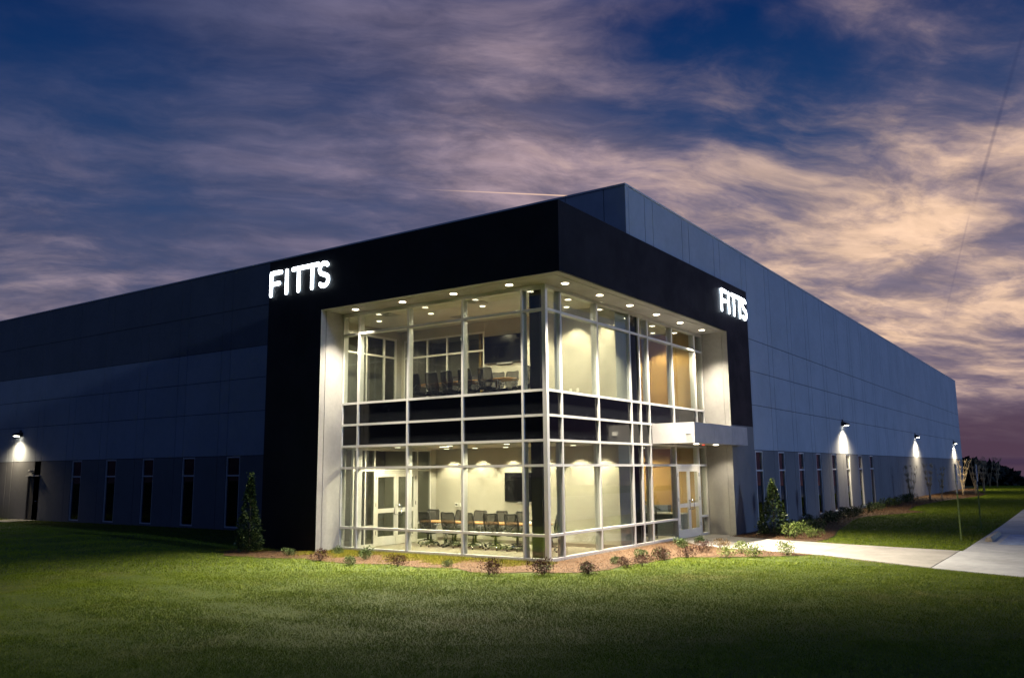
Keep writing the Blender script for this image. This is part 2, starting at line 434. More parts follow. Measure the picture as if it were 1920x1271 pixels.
for (a, b) in ((7.85, 14.9), (14.92, 24.9), (24.92, 40), (40.02, 60), (60.02, 84)):
    lotslab(8.13, 13.4, a, b); lotslab(13.42, 24, a, b)
MB().prism([(8.75, 10.4), (13.0, 10.4), (13.0, 14.7), (8.75, 14.7)], .01, .0235).build('blue_marking', BLUEP, lot)

# planting beds
BED = [(-10.0, -1.0), (-9.9, -2.0), (-8.8, -2.85), (-7.3, -2.7), (-6.2, -2.3), (-5.27, -2.5), (-4.3, -2.6), (-3.21, -2.2), (-2.2, -2.35), (-1.27, -2.05), (-.5, -2.5),
       (.15, -2.35), (.6, -1.85), (1.1, -1.8), (1.6, -1.4), (1.95, -.6), (1.85, .4), (2.1, 1.5), (2.2, 2.7), (3.1, 3.2), (4.3, 4.15), (5.0, 5.02), (4.46, 5.2), (2.53, 5.48),
       (1.3, 6.23), (.02, 7.73), (.015, -.015), (-7.2, -.015), (-7.2, -.99)]
mb = MB()
mb.add([(x, y, .016) for x, y in BED], [tuple(range(len(BED)))])
import bmesh
def tri_build(mb, name, material, kind=None):
    o = mb.build(name, material)
    bm = bmesh.new(); bm.from_mesh(o.data); bmesh.ops.triangulate(bm, faces=bm.faces[:])
    for f in bm.faces:
        if f.normal.z < 0: f.normal_flip()
    bm.to_mesh(o.data); bm.free(); return o
tag(tri_build(mb, 'mulch_bed', MULCH), kind='structure')
RB = [(9.72, 1.05, 1.1), (9.1, 1.05, 3.2), (9.0, 1.05, 4.1)]
rb_rows = [(9.05, 3.95), (10, 4.05), (11.6, 3.9), (14, 3.4), (17.1, 2.97), (20, 2.55), (22, 2.4), (24, 2.7), (26, 3.6), (27.5, 4.3), (28.6, 3.3), (32, 3.0), (36.7, 3.1), (42, 3.5), (45, 3.9), (50, 4.4), (56, 4.2), (60, 3.4), (66, 2.6), (72, 2.2)]
rows = [((.9, max(y, 9.8) if y < 10.5 else y), (xr, y)) for y, xr in rb_rows]
tag(sheet('wall_bed', rows, MULCH, .02), kind='structure')
rbx = np.array([r[1] for r in rb_rows]); rby = np.array([r[0] for r in rb_rows])

def in_poly(px, py, poly):
    r = np.zeros(len(px), bool); n = len(poly)
    for i in range(n):
        x1, y1 = poly[i]; x2, y2 = poly[(i + 1) % n]
        c = ((y1 > py) != (y2 > py)) & (px < (x2 - x1) * (py - y1) / (y2 - y1 + 1e-12) + x1); r ^= c
    return r
PATH = [(.0, 7.75)] + pn[1:] + [(9.83, 2.46), (14, .6), (30, -6.2), (30, 90), (8.13, 90), (8.13, 7.85)] + pf[::-1]

# ------------------------------------------------------------------ blades as one mesh
def blades(name, x, y, z, length, width, lean, material, rot=None):
    n = len(x); a = rng.uniform(0, 2 * math.pi, n); la = rng.uniform(0, 2 * math.pi, n)
    dx, dy = np.cos(a) * width / 2, np.sin(a) * width / 2
    ll = lean * length; hh = np.sqrt(np.maximum(length ** 2 - ll ** 2, 1e-6))
    V = np.empty((n, 3, 3), np.float32)
    V[:, 0] = np.stack([x - dx, y - dy, z], -1); V[:, 1] = np.stack([x + dx, y + dy, z], -1)
    V[:, 2] = np.stack([x + np.cos(la) * ll, y + np.sin(la) * ll, z + hh], -1)
    me = bpy.data.meshes.new(name); me.vertices.add(3 * n); me.vertices.foreach_set('co', V.ravel())
    me.loops.add(3 * n); me.loops.foreach_set('vertex_index', np.arange(3 * n, dtype=np.int32))
    me.polygons.add(n); me.polygons.foreach_set('loop_start', np.arange(0, 3 * n, 3, dtype=np.int32))
    me.materials.append(material); me.update(calc_edges=True)
    o = bpy.data.objects.new(name, me); col.objects.link(o); return o

def scatter(n, box):
    return rng.uniform(box[0], box[1], n), rng.uniform(box[2], box[3], n)
def visible(x, y, mx=.64, maxd=1e9, mind=0):
    dx, dy = x - CAM.x, y - CAM.y
    dep = dx * -.5648 + dy * .8252; lat = dx * .8252 + dy * .5648
    return (dep > 5.5) & (np.abs(lat) < mx * dep + .8) & (dep < maxd) & (dep >= mind), dep
def lawn_ok(x, y):
    jx = x + .26 * np.sin(5.1 * y + 2 * np.sin(3 * x)) + rng.normal(0, .09, len(x)); jy = y + .20 * np.sin(4.3 * x + 1.5 * np.sin(4 * y)) + rng.normal(0, .09, len(x))
    ok = ~in_poly(jx, jy, BED) & ~in_poly(x, y, PATH) & ~((x > -7.2) & (x < .03) & (y > -.03) & (y < 8)) & ~((x < 1.04) & (y > 7))
    ok &= ~((x < 1.05) & (y > 2.8)) & ~((x < 1.04) & (x > -9.6) & (y > -.99))
    ok &= ~((x < np.interp(y, rby, rbx) + .05) & (y > 9) & (y < 73))
    return ok
GXs, GYs, GL, GW = [], [], [], []
for (box, n, mind, maxd, L0, W0) in [((-6, 15, -15.5, -2), 1900000, 0, 11.5, .036, .0055), ((-25, 12, -14, 6), 1900000, 11.5, 20, .042, .0075),
                                 ((-48, 9, -10, 3), 420000, 20, 60, .055, .014), ((1, 9.5, -1, 8.2), 60000, 20, 60, .048, .010), ((.5, 8.2, 8, 92), 420000, 20, 120, .055, .016)]:
    x, y = scatter(n, box); v, dep = visible(x, y, .64, maxd, mind)
    keep = v & lawn_ok(x, y); x, y = x[keep], y[keep]
    clump = .65 + .5 * np.sin(2.1 * x + 1.3 * y + np.sin(3.1 * y)) * np.sin(1.7 * y - 2.6 * x + np.sin(2.2 * x))
    GXs.append(x); GYs.append(y); GL.append(L0 * rng.uniform(.55, 1.25, len(x)) * (.75 + .4 * np.clip(clump, 0, 1.2))); GW.append(np.full(len(x), W0))
x = np.concatenate(GXs); y = np.concatenate(GYs); L = np.concatenate(GL); W = np.concatenate(GW)
tx, ty = scatter(5200, (-28, 14, -15, 8)); tv_, _ = visible(tx, ty, .64, 26); kk = tv_ & lawn_ok(tx, ty); tx, ty = tx[kk], ty[kk]
tn = rng.integers(5, 16, len(tx)); tx = np.repeat(tx, tn); ty = np.repeat(ty, tn)
x = np.concatenate([x, tx + rng.normal(0, .035, len(tx))]); y = np.concatenate([y, ty + rng.normal(0, .035, len(ty))])
L = np.concatenate([L, rng.uniform(.055, .115, len(tx))]); W = np.concatenate([W, np.full(len(tx), .006)])
print('BLADES', len(x))
tag(blades('lawn_grass', x, y, ground_h(x, y) - .004, L, W, rng.uniform(.4, .96, len(x)), GRASSM), kind='stuff')
# loose pine straw over the beds, and a few longer grass tufts
x, y = scatter(90000, (-10.2, 5.3, -3.4, 8)); k = in_poly(x, y, BED); x, y = x[k], y[k]
n = len(x)
tag(blades('straw_litter', x, y, np.full(n, .016), rng.uniform(.05, .13, n), np.full(n, .005), rng.uniform(.72, .985, n), STRAW), kind='stuff')
x, y = scatter(70000, (.95, 5, 9.6, 72)); k = (x < np.interp(y, rby, rbx)) & ~in_poly(x, y, PATH); x, y = x[k], y[k]; n = len(x)
tag(blades('straw_litter', x, y, ground_h(x, y) + .02, rng.uniform(.06, .15, n), np.full(n, .009), rng.uniform(.7, .98, n), STRAW), kind='stuff')
x, y = scatter(150000, (-9.8, .3, -2.6, -.05)); cl = .6 * np.sin(1.9 * x + 1) + .6 * np.sin(3.7 * x + 2 * y) + .4 * np.sin(9 * x - 5 * y); k = (in_poly(x, y, BED)) & (cl + 1.5 * (y + 1.35) - .5 * np.clip(x + 1.5, 0, 2) > rng.uniform(-.2, 1.5, len(x)))
x, y = x[k], y[k]; n = len(x)
tag(blades('weed_tuft', x, y, np.full(n, .01), rng.uniform(.03, .085, n) * (1 + .8 * (rng.uniform(0, 1, n) > .97)), np.full(n, .009), rng.uniform(.3, .9, n), WEEDM), kind='stuff')

# ================================================================== the building
B = empty('office_warehouse', (0, 0, 0), label='large grey tilt-up warehouse with black framed two-storey glass corner', cat='building')
Hh = [0, .649, 2.373, 3.004, 3.636, 4.272, 6.365, 7.0]
Lx = [0, .734, 2.696, 4.666, 6.611, 7.283]
Ry = [0, .772, 2.769, 4.802, 5.425, 6.052, 7.928, 9.864, 10.558]
SOF = 7.02; ZT = 8.805; BX = 1.03; BY = .976; XL = 9.584; YR = 12.6
WX = .98; WY = 2.806; WZ = 10.256; YF = 71.8

# --- wall panels, right face
def boxpart(name, m_, x0, x1, y0, y1, z0, z1, bevel=0):
    return MB().box(x0, x1, y0, y1, z0, z1).build(name, m_, B, bevel=bevel)
G = .011
rowsz = [(-.3, 2.91, CONC_LOW), (2.91, 4.58, CONC_MID), (4.58, 5.85, CONC_MID), (5.85, 7.06, CONC_MID), (7.06, WZ, CONC_MID)]
per = 2.746; wl0 = 12.9; WW = .83
edges = []
y = WY
cols_r = []
k0 = -4
for k in range(k0, 22):
    a = wl0 + per * k
    cols_r.append((a - .6, a - .05, 'narrow', k)); cols_r.append((a - .05, a - .05 + per - .55, 'wide', k))
for (a, b, kind, k) in cols_r:
    a = max(a, WY + .2); b = min(b, YF)
    if b - a < .1: continue
    for (z0, z1, mm) in rowsz:
        if z0 < 2 and b < YR: continue      # behind the black corner
        if z1 < 8.5 and b < 12.45: continue
        if z0 < 0 and kind == 'wide' and 0 <= k <= 7:
            boxpart('wall_panel', mm, WX - .18, WX, a + WW + .05 + 0, b - G, z0, z1 - G)
            boxpart('wall_panel', mm, WX - .18, WX, a + G, a + WW + .05 - .001, z0, .19)
            continue
        boxpart('wall_panel', mm, WX - .18, WX, a + G, b - G, z0 + (G if z0 > 0 else 0), z1 - G)
# --- wall panels, left face (faces -Y)
perL = 2.797; vl0 = -27.585
cols_l = []
for k in range(-7, 7):
    a = vl0 + perL * k
    cols_l.append((a - .56, a, 'narrow', k)); cols_l.append((a, a + perL - .56, 'wide', k))
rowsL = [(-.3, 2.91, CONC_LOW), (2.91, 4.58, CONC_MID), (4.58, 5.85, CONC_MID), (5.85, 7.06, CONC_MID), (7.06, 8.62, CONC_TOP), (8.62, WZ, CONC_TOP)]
DX0, DX1 = -31.47, -30.42
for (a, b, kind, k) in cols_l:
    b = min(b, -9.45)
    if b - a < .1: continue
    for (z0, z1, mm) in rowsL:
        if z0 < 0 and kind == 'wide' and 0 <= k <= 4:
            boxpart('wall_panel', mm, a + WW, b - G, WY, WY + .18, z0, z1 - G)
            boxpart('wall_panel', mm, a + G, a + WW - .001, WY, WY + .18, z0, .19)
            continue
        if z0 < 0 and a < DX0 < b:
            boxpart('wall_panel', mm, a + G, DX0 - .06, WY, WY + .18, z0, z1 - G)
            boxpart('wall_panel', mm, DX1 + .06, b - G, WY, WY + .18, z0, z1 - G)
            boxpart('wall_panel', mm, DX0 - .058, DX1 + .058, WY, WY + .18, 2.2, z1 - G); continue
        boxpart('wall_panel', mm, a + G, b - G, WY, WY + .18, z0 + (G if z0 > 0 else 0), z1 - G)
# front return of the tall block above the black corner, and its corner pier
for (a, b) in ((-9.44, -6.6), (-6.58, -3.8), (-3.78, -1.0), (-.98, .28), (.302, WX)):
    boxpart('wall_panel', CONC_MID, a, b, WY + .001, WY + .18, 7.4, WZ)
boxpart('wall_panel', CONC_MID, WX - .18, WX, WY + .182, WY + .199, 7.4, WZ)
# backing behind joints, roof, far walls
boxpart('wall_backing', CONC_JOINT, WX - .30, WX - .03, WY + .2, 12.32, 8.32, WZ - .02)
boxpart('wall_backing', CONC_JOINT, WX - .30, WX - .03, 12.325, YF - .02, 2.93, WZ - .02)
for k in range(-1, 26):
    a = wl0 + per * k; 
    y0 = a - per + WW + .06 if k > -1 else 9.5
    y1 = a - .052
    if k == 0: y0 = 10.6
    if y0 < 10: continue
    if k > 7: y0 = a - per - .05 if k > 8 else y0
    if y1 > YF: y1 = YF - .02
    if y1 - y0 > .1: boxpart('wall_backing', CONC_JOINT, WX - .30, WX - .03, y0, y1, -.3, 2.925)
boxpart('wall_backing', CONC_JOINT, -50, -9.46, WY + .03, WY + .30, 2.93, WZ - .02)
prev = -9.46
for k in range(4, -1, -1):
    a = vl0 + perL * k
    boxpart('wall_backing', CONC_JOINT, a + WW + .01, prev, WY + .03, WY + .30, -.3, 2.925); prev = a - .012
boxpart('wall_backing', CONC_JOINT, DX1 + .07, prev, WY + .03, WY + .30, -.3, 2.925)
boxpart('wall_backing', CONC_JOINT, -50, DX0 - .07, WY + .03, WY + .30, -.3, 2.925)
boxpart('roof_deck', ROOFM, -50, WX - .32, WY + .32, YF - .25, 9.75, 9.9)
boxpart('back_wall', CONC_MID, -50, WX - .01, YF - .2, YF, -.3, WZ - .01)
boxpart('side_wall', CONC_MID, -50.2, -50.01, WY, YF, -.3, WZ - .01)
boxpart('inner_floor', DARKIN, -49.9, -9.6, WY + .32, YF - .3, -.05, .01)
# parapet coping
boxpart('coping', ALU, WX - .24, WX + .02, WY - .02, YF + .02, WZ, WZ + .05)
boxpart('coping', ALU, -50.2, WX - .245, WY - .02, WY + .24, WZ, WZ + .05)

def slit_window(axis, a, width):
    """narrow two-light window; frame is the part, panes are sub-parts"""
    f = MB(); z0, z1, zt = .205, 2.895, 2.17; t = .055
    if axis == 'x':    # on the right face, frame runs along y
        bx = lambda mb, u0, u1, p0, p1, q0, q1: mb.box(WX - u1, WX - u0, a + p0, a + p1, q0, q1)
    else:
        bx = lambda mb, u0, u1, p0, p1, q0, q1: mb.box(a + p0, a + p1, WY + u0, WY + u1, q0, q1)
    bx(f, .02, .14, 0, t, z0, z1); bx(f, .02, .14, width - t, width, z0, z1)
    bx(f, .02, .14, t, width - t, z0, z0 + t); bx(f, .02, .14, t, width - t, z1 - t, z1); bx(f, .025, .135, t, width - t, zt - t / 2, zt + t / 2)
    fo = f.build('window_frame', ALU, B)
    for (q0, q1) in ((z0 + t, zt - t / 2), (zt + t / 2, z1 - t)):
        p = MB(); bx(p, .07, .078, t, width - t, q0, q1); p.build('window_pane', GLASS_DK, fo)
for k in range(8): slit_window('x', wl0 + per * k + .0, WW)
for k in range(5): slit_window('y', vl0 + perL * k, WW)
# dark rooms behind slit windows (back partition)
boxpart('inner_wall', DARKIN, -2.2, -2.1, 12.8, YF - .3, .012, 2.92)
boxpart('inner_wall', DARKIN, -49, -9.7, 6.2, 6.3, .012, 2.92)
# service door on the left face
dr = MB().box(DX0, DX1, WY + .05, WY + .10, .12, 2.12).build('service_door', DOORM, B)
fr = MB(); fr.box(DX0 - .055, DX0 - .003, WY + .01, WY + .14, .1, 2.19); fr.box(DX1 + .003, DX1 + .055, WY + .01, WY + .14, .1, 2.19); fr.box(DX0 - .003, DX1 + .003, WY + .01, WY + .14, 2.13, 2.19)
fr.build('door_frame', DOORM, dr)
MB().tube([(DX1 - .12, WY + .05, 1.03), (DX1 - .12, WY - .03, 1.03), (DX1 - .24, WY - .03, 1.02)], .014).build('door_handle', CHROME, dr)
MB().box(DX0 - .08, DX1 + .1, WY - .10, WY - .002, 2.21, 2.25).build('drip_cap', ALUW, B)
# --- black corner
fr = MB()
boxpart('black_fascia', BLACK, -XL, BX, -BY, -BY + .2, SOF, ZT)                      # left face top band
boxpart('black_fascia', BLACK, BX - .2, BX, -BY + .201, YR, SOF, ZT)                 # right face top band
MB().prism([(-XL, -BY), (-7.209, -BY), (-7.209, -BY + .2), (-7.283, -BY + .2), (-XL, -BY + .2)], -.2, SOF - .001).build('black_pier', BLACK, B)
MB().prism([(BX - .2, 10.34), (BX, 10.32), (BX, YR), (BX - .2, YR)], 3.75, SOF - .001).build('black_pier', BLACK, B)
MB().prism([(BX - .2, 10.34), (BX, 10.32), (BX, YR), (BX - .2, YR)], -.2, 3.748).build('charcoal_pier', CONC_LOW, B)
boxpart('pier_return', BLACK, -XL, -XL + .2, -BY + .201, WY - .001, -.2, ZT)
boxpart('pier_return', CONC_LOW, WX - .3, BX - .201, YR - .2, YR, -.2, 8.6)
# jambs, two boards with an open reveal
MB().prism([(-7.283, -BY + .2), (-7.209, -BY + .2), (-7.222, -BY + .215), (-7.30, -BY + .215)], -.1, SOF - .002).build('jamb_reveal', CONC_JOINT, B)
MB().prism([(-7.5, -BY + .222), (-7.212, -BY + .222), (-7.272, -.01), (-7.5, -.01)], -.1, SOF - .002).build('jamb_panel', STUCCO, B)
MB().prism([(-7.206, -BY - .0), (-7.2065, -BY + .199), (-7.2089, -BY + .199), (-7.2089, -BY)], -.1, SOF - .002).build('jamb_edge', STUCCO, B)
MB().prism([(BX - .222, 10.372), (0.01, 10.556), (.01, 10.75), (BX - .222, 10.75)], -.1, SOF - .002).build('jamb_panel', STUCCO, B)
MB().prism([(BX - .001, 10.317), (BX - .2, 10.337), (BX - .2, 10.3399), (BX - .001, 10.3199)], -.1, SOF - .002).build('jamb_edge', STUCCO, B)
# soffit: outer strip, reveal, inner strip
def L_prism(name, m_, o0, o1, z0, z1):
    """L-shaped ring between offset o0 and o1 outside the glass line"""
    MB().prism([(-7.21, -o1), (o1, -o1), (o1, 10.36), (o0, 10.36), (o0, -o0), (-7.21, -o0)], z0, z1).build(name, m_, B)
L_prism('soffit_panel', STUCCO, .002, .74, SOF - .012, SOF + .04)
L_prism('soffit_edge', STUCCO, .765, .972, SOF - .012, SOF - .001)
MB().prism([(-7.21, -.764), (.764, -.764), (.764, 10.34), (.741, 10.34), (.741, -.741), (-7.21, -.741)], SOF + .015, SOF + .035).build('soffit_reveal', CONC_JOINT, B)
# low roof behind the black parapet
MB().prism([(-XL + .21, -BY + .21), (BX - .21, -BY + .21), (BX - .21, YR - .25), (.65, YR - .25), (.65, WY - .05), (-XL + .21, WY - .05)], 8.2, 8.3).build('low_roof', ROOFM, B)

# --- curtain wall
cw = empty('curtain_wall'); cw.parent = B
D = .20; MW = .064
mb = MB()
zt_ = SOF - .013
for i, xx in enumerate(Lx[1:]):
    xx0 = -xx; MB().box(xx0 - MW / 2, xx0 + MW / 2, .0, D, .0, zt_).build('mullion', ALU, cw)
for i, yy in enumerate(Ry[1:]):
    if i == 7: yy -= .02
    MB().box(-D, .0, yy - MW / 2, yy + MW / 2, .0, zt_).build('mullion', ALU, cw)
mb.prism([(-.115, 0), (.004, -.004), (0, .115), (-.115, .115)], 0, zt_)
mb.build('corner_mullion', ALU, cw)
def rails(zs, pads):
    for hi, z in enumerate(zs):
        hgt = .064 if hi not in (0, 7) else .09
        z0 = z - hgt / 2 if hi not in (0, 7) else (0.002 if hi == 0 else zt_ - hgt)
        prevx = -.115
        for xx in Lx[1:]:
            MB().box(-xx + MW / 2, prevx, .004, D - .01, z0, z0 + hgt).build('transom', ALU, cw); prevx = -xx - MW / 2
        prevy = .115
        for j, yy in enumerate(Ry[1:]):
            if j == 7: yy -= .02
            if not (j == 6 and hi in (0, 1)): MB().box(-D + .01, -.004, prevy, yy - MW / 2, z0, z0 + hgt).build('transom', ALU, cw)
            prevy = yy + MW / 2
rails(Hh, None)
def zspan(r):
    a = Hh[r] + .032 if r > 0 else .092; b = Hh[r + 1] - .032 if r < 6 else zt_ - .09; return a, b
prevx = -.115
for i, xx in enumerate(Lx[1:]):
    for r in range(7):
        z0, z1 = zspan(r); sp = r in (3, 4)
        MB().box(-xx + MW / 2, prevx, .055, .063 if not sp else .09, z0, z1).build('spandrel_panel' if sp else 'glass_pane', SPAN if sp else GLASS, cw)
    prevx = -xx - MW / 2
prevy = .115
for j, yy in enumerate(Ry[1:]):
    if j == 7: yy -= .02
    for r in range(7):
        if j == 6 and r in (0, 1): continue
        z0, z1 = zspan(r); sp = r in (3, 4) or j == 3
        MB().box(-.063 if not sp else -.09, -.055, prevy, yy - MW / 2, z0, z1).build('spandrel_panel' if sp else 'glass_pane', SPAN if sp else GLASS, cw)
    prevy = yy + MW / 2
# entrance double door
dy0, dy1 = Ry[6] + MW / 2 + .004, Ry[7] - MW / 2 - .004
def double_door(parent, p0, p1, ztop, xf, along='y', flip=1, zb=.025):
    """aluminium glazed double door in the plane x = xf"""
    dd = empty('entrance_door' if along == 'y' else 'inner_door'); dd.parent = parent
    mid = (p0 + p1) / 2
    for (a, b) in ((p0 + .045, mid - .004), (mid + .004, p1 - .045)):
        lf = MB(); s = .095
        lf.box(xf - .045, xf, a, a + s, zb, ztop - .05); lf.box(xf - .045, xf, b - s, b, zb, ztop - .05)
        lf.box(xf - .045, xf, a + s, b - s, zb, zb + .27); lf.box(xf - .045, xf, a + s, b - s, ztop - .17, ztop - .05); lf.box(xf - .045, xf, a + s, b - s, 1.0, 1.13)
        lf.build('door_leaf', ALUW, dd)
        MB().box(xf - .026, xf - .018, a + s, b - s, zb + .27, 1.0).box(xf - .026, xf - .018, a + s, b - s, 1.13, ztop - .17).build('door_glass', GLASS, dd)
        hy = b - .05 if b < p1 - .2 else a + .05; sgn = -1 if b < p1 - .2 else 1
        pts = [(xf, hy, .93), (xf + .07, hy + sgn * .03, .93), (xf + .085, hy + sgn * .12, .95), (xf + .085, hy + sgn * .12, 1.2), (xf + .07, hy + sgn * .03, 1.22), (xf, hy, 1.22)]
        MB().tube(pts, .014).build('pull_handle', CHROME, dd)
    h = MB()
    h.box(xf - .06, xf + .004, p0, p0 + .04, .0, ztop); h.box(xf - .06, xf + .004, p1 - .04, p1, .0, ztop); h.box(xf - .06, xf + .004, p0 + .04, p1 - .04, ztop - .045, ztop)
    h.build('door_frame', ALUW, dd)
    hg = MB()
    for z in (.35, 1.2, 2.0): hg.box(xf, xf + .012, p0 + .03, p0 + .05, z, z + .12); hg.box(xf, xf + .012, p1 - .05, p1 - .03, z, z + .12)
    hg.build('hinge', LAMPOFF, dd)
    return dd
double_door(B, dy0, dy1, Hh[2] - .034, -.01)

# --- entrance canopy
cn = empty('canopy'); cn.parent = B
CX, CY0, CY1 = 1.40, 6.13, 10.85; CZ0, CZ1 = 3.03, 3.62
ed = [CY0, 7.75, 9.35, CY1]
for a, b in zip(ed[:-1], ed[1:]):
    MB().box(CX - .03, CX, a + (.006 if a > CY0 else 0), b - (.006 if b < CY1 else 0), CZ0, CZ1).build('canopy_panel', CANOPYM, cn)
MB().box(.004, CX - .031, CY0, CY0 + .03, CZ0, CZ1).build('canopy_panel', CANOPYM, cn)
MB().box(BX + .003, CX - .031, CY1 - .03, CY1, CZ0, CZ1).build('canopy_panel', CANOPYM, cn)
MB().prism([(.004, CY0 + .031), (CX - .031, CY0 + .031), (CX - .031, CY1 - .031), (BX + .003, CY1 - .031), (BX + .003, 10.31), (.004, 10.5)], CZ0 + .02, CZ0 + .05).build('canopy_soffit', STUCCO, cn)
MB().prism([(.004, CY0 - .0), (CX + .0, CY0), (CX, CY1), (BX + .003, CY1), (BX + .003, 10.31), (.004, 10.5)], CZ1 + .001, CZ1 + .03).build('canopy_top', CANOPYM, cn)
MB().box(CX - .30, CX - .14, CY0 - .028, CY0 - .002, 3.32, 3.44).build('canopy_lamp', LENS_DIM, cn)
for (x_, y_, m_, pw) in ((.72, 9.6, LENS_W, 130), (.72, 7.9, LENS_W, 60)):
    q = MB().disc((x_, y_), .085, CZ0 + .004, CZ0 + .0195).build('canopy_downlight', m_, cn)
    lamp('canopy_lamp_light', 'SPOT', (x_, y_, CZ0 - .02), pw, (1, .86, .62), None, 125, .7, .07)
MB().disc((.62, 8.75), .05, CZ0 - .02, CZ0 + .0195, 12).build('fire_strobe', REDL, cn)

# --- soffit downlights
soff = [(-6.34, -.44), (-4.49, -.44), (-2.65, -.44), (-.81, -.44), (.45, .27), (.45, 2.12), (.45, 3.96), (.45, 5.79), (.45, 7.63), (.45, 9.48)]
for (x_, y_) in soff:
    t = MB().disc((x_, y_), .115, SOF - .022, SOF - .0125, 24).build('downlight_trim', WHITEPL, B)
    MB().disc((x_, y_), .092, SOF - .030, SOF - .0225, 24).build('downlight_lens', LENS_W, t)
    lamp('soffit_lamp', 'SPOT', (x_, y_, SOF - .05), 6600 * (.29 if (x_, y_) in (soff[0], soff[-1]) else 1), (1, .87, .66), None, 92, 1.0, .08,
         (0, 0, -1) if (x_, y_) in (soff[0], soff[-1]) else ((0, -.52, -1) if y_ < 0 else (.36, 0, -1)))

# --- interior shell
U = 4.22
def inner(name, m_, *b): return boxpart(name, m_, *b)
inner('ground_floor', CARPET, -9.3, -.205, .205, 10.7, -.05, .012)
inner('upper_floor', CEILM, -9.3, -.21, .21, 10.7, 2.975, 3.02)
inner('upper_floor', CARPET, -9.3, -.21, .21, 10.7, U - .05, U)
inner('slab_edge', DARKIN, -9.3, -.25, .25, .35, 3.021, U - .051)
inner('slab_edge', DARKIN, -.35, -.25, .351, 10.5, 3.021, U - .051)
inner('upper_ceiling', CEILM, -9.3, -.21, .21, 10.7, 7.12, 7.2)
YB = 4.10
inner('conference_wall', CREAM, -9.3, -.13, YB, YB + .15, .012, 2.974)
inner('conference_wall', CREAM, -4.94, -.13, YB, YB + .15, U, 7.119)
inner('wall_end', CREAM, -.21, -.13, YB + .151, 5.44, .012, 2.974)
inner('wall_end', CREAM, -.21, -.13, YB + .151, 5.44, U, 7.119)
inner('skirting', BASEB, -6.9, -.21, YB - .02, YB - .001, .012, .11)
# lobby
inner('lobby_wall', ORANGE, -5.2, -.20, 10.40, 10.6, .012, 2.974)
inner('lobby_wall', ORANGE, -5.2, -.20, 10.40, 10.6, U, 7.119)
inner('lobby_pilaster', ORANGE, -1.15, -.20, 10.0, 10.399, U, 7.118)
inner('lobby_wall', ORANGE, -5.3, -5.201, 4.26, 10.6, .012, 2.974)
inner('lobby_wall', ORANGE, -5.3, -5.201, 4.26, 10.6, U, 7.119)
inner('lobby_partition', CREAM, -5.2, -.22, 4.26, 4.40, .012, 2.973)
inner('lobby_partition', CREAM, -4.9, -.22, 4.26, 4.40, U, 7.118)
# hall behind: closed dark shell
inner('hall_wall', DARKIN, -9.38, -9.31, -.7, 10.7, .012, 7.3)
inner('hall_wall', DARKIN, -9.3, -5.31, 6.9, 7.0, .012, 7.1)
inner('hall_wall', DARKIN, -9.3, -7.31, .0, .10, .012, 7.1)
# black column near the corner, both storeys
inner('corner_column', COLM, -.83, -.50, .52, .85, .013, 2.974)
inner('corner_column', COLM, -.83, -.50, .52, .85, U, 7.119)

# ground-floor partition with glazed double door, plane x = -7.0
PX = -7.02
pt = empty('glass_partition'); pt.parent = B
f = MB()
for yy in (.24, .74, 1.14): f.box(PX - .05, PX + .03, yy, yy + .05, .012, 2.97)
for yy in (3.13, 3.80): f.box(PX - .05, PX + .03, yy, yy + .05, .012, 2.97)
for (a, b) in ((.29, .74), (.79, 1.14), (3.18, 3.80)):
    f.box(PX - .049, PX + .029, a, b, .012, .10); f.box(PX - .049, PX + .029, a, b, 2.27, 2.33); f.box(PX - .049, PX + .029, a, b, 2.9, 2.97)
    f.box(PX - .049, PX + .029, a, b, .60, .65)
f.box(PX - .049, PX + .029, 1.19, 3.13, 2.27, 2.33); f.box(PX - .049, PX + .029, 1.19, 3.13, 2.9, 2.97)
f.build('partition_frame', ALUW, pt)
g = MB()
for (a, b) in ((.29, .74), (.79, 1.14), (3.18, 3.80)):
    g.box(PX - .01, PX - .004, a, b, .10, .60); g.box(PX - .01, PX - .004, a, b, .65, 2.27); g.box(PX - .01, PX - .004, a, b, 2.33, 2.9)
g.box(PX - .01, PX - .004, 1.19, 3.13, 2.33, 2.9)
g.build('partition_pane', GLASS_IN, pt)
inner('partition_wall', CREAM, PX - .06, PX + .04, 3.851, YB - .001, .012, 2.973)
double_door(B, 1.195, 3.125, 2.265, PX + .02, along='in')
# upper partition x = -8.6 and upper storefront on y = YB
PU = -8.62
f = MB(); g = MB()
for yy in (1.2, 2.35, 3.22, 3.80): f.box(PU - .05, PU + .03, yy, yy + .055, U, 6.85)
for (a, b) in ((1.255, 2.35), (2.405, 3.22), (3.275, 3.80)):
    for (z0, z1) in ((U, U + .1), (6.14, 6.20), (6.78, 6.85)): f.box(PU - .049, PU + .029, a, b, z0, z1)
    g.box(PU - .01, PU - .004, a, b, U + .1, 6.14); g.box(PU - .01, PU - .004, a, b, 6.2, 6.78)
xsf = [-8.45, -7.42, -6.55, -5.68, -5.0]
for xx in xsf: f.box(xx, xx + .055, YB - .02, YB + .06, U, 6.80)
for a, b in zip(xsf[:-1], xsf[1:]):
    for (z0, z1) in ((U, U + .1), (6.14, 6.20), (6.74, 6.80)): f.box(a + .055, b, YB - .019, YB + .059, z0, z1)
    g.box(a + .055, b, YB + .01, YB + .016, U + .1, 6.14); g.box(a + .055, b, YB + .01, YB + .016, 6.2, 6.74)
f.build('upper_partition_frame', ALUW, pt); g.build('upper_partition_pane', GLASS_IN, pt)
inner('partition_wall', CREAM, PU - .06, PU + .04, .11, 1.199, U, 7.118)
inner('partition_wall', CREAM, PU - .06, PU + .04, 3.856, YB - .001, U, 7.118)
inner('partition_wall', CREAM, PU - .06, PU + .04, 1.2, 3.855, 6.851, 7.118)
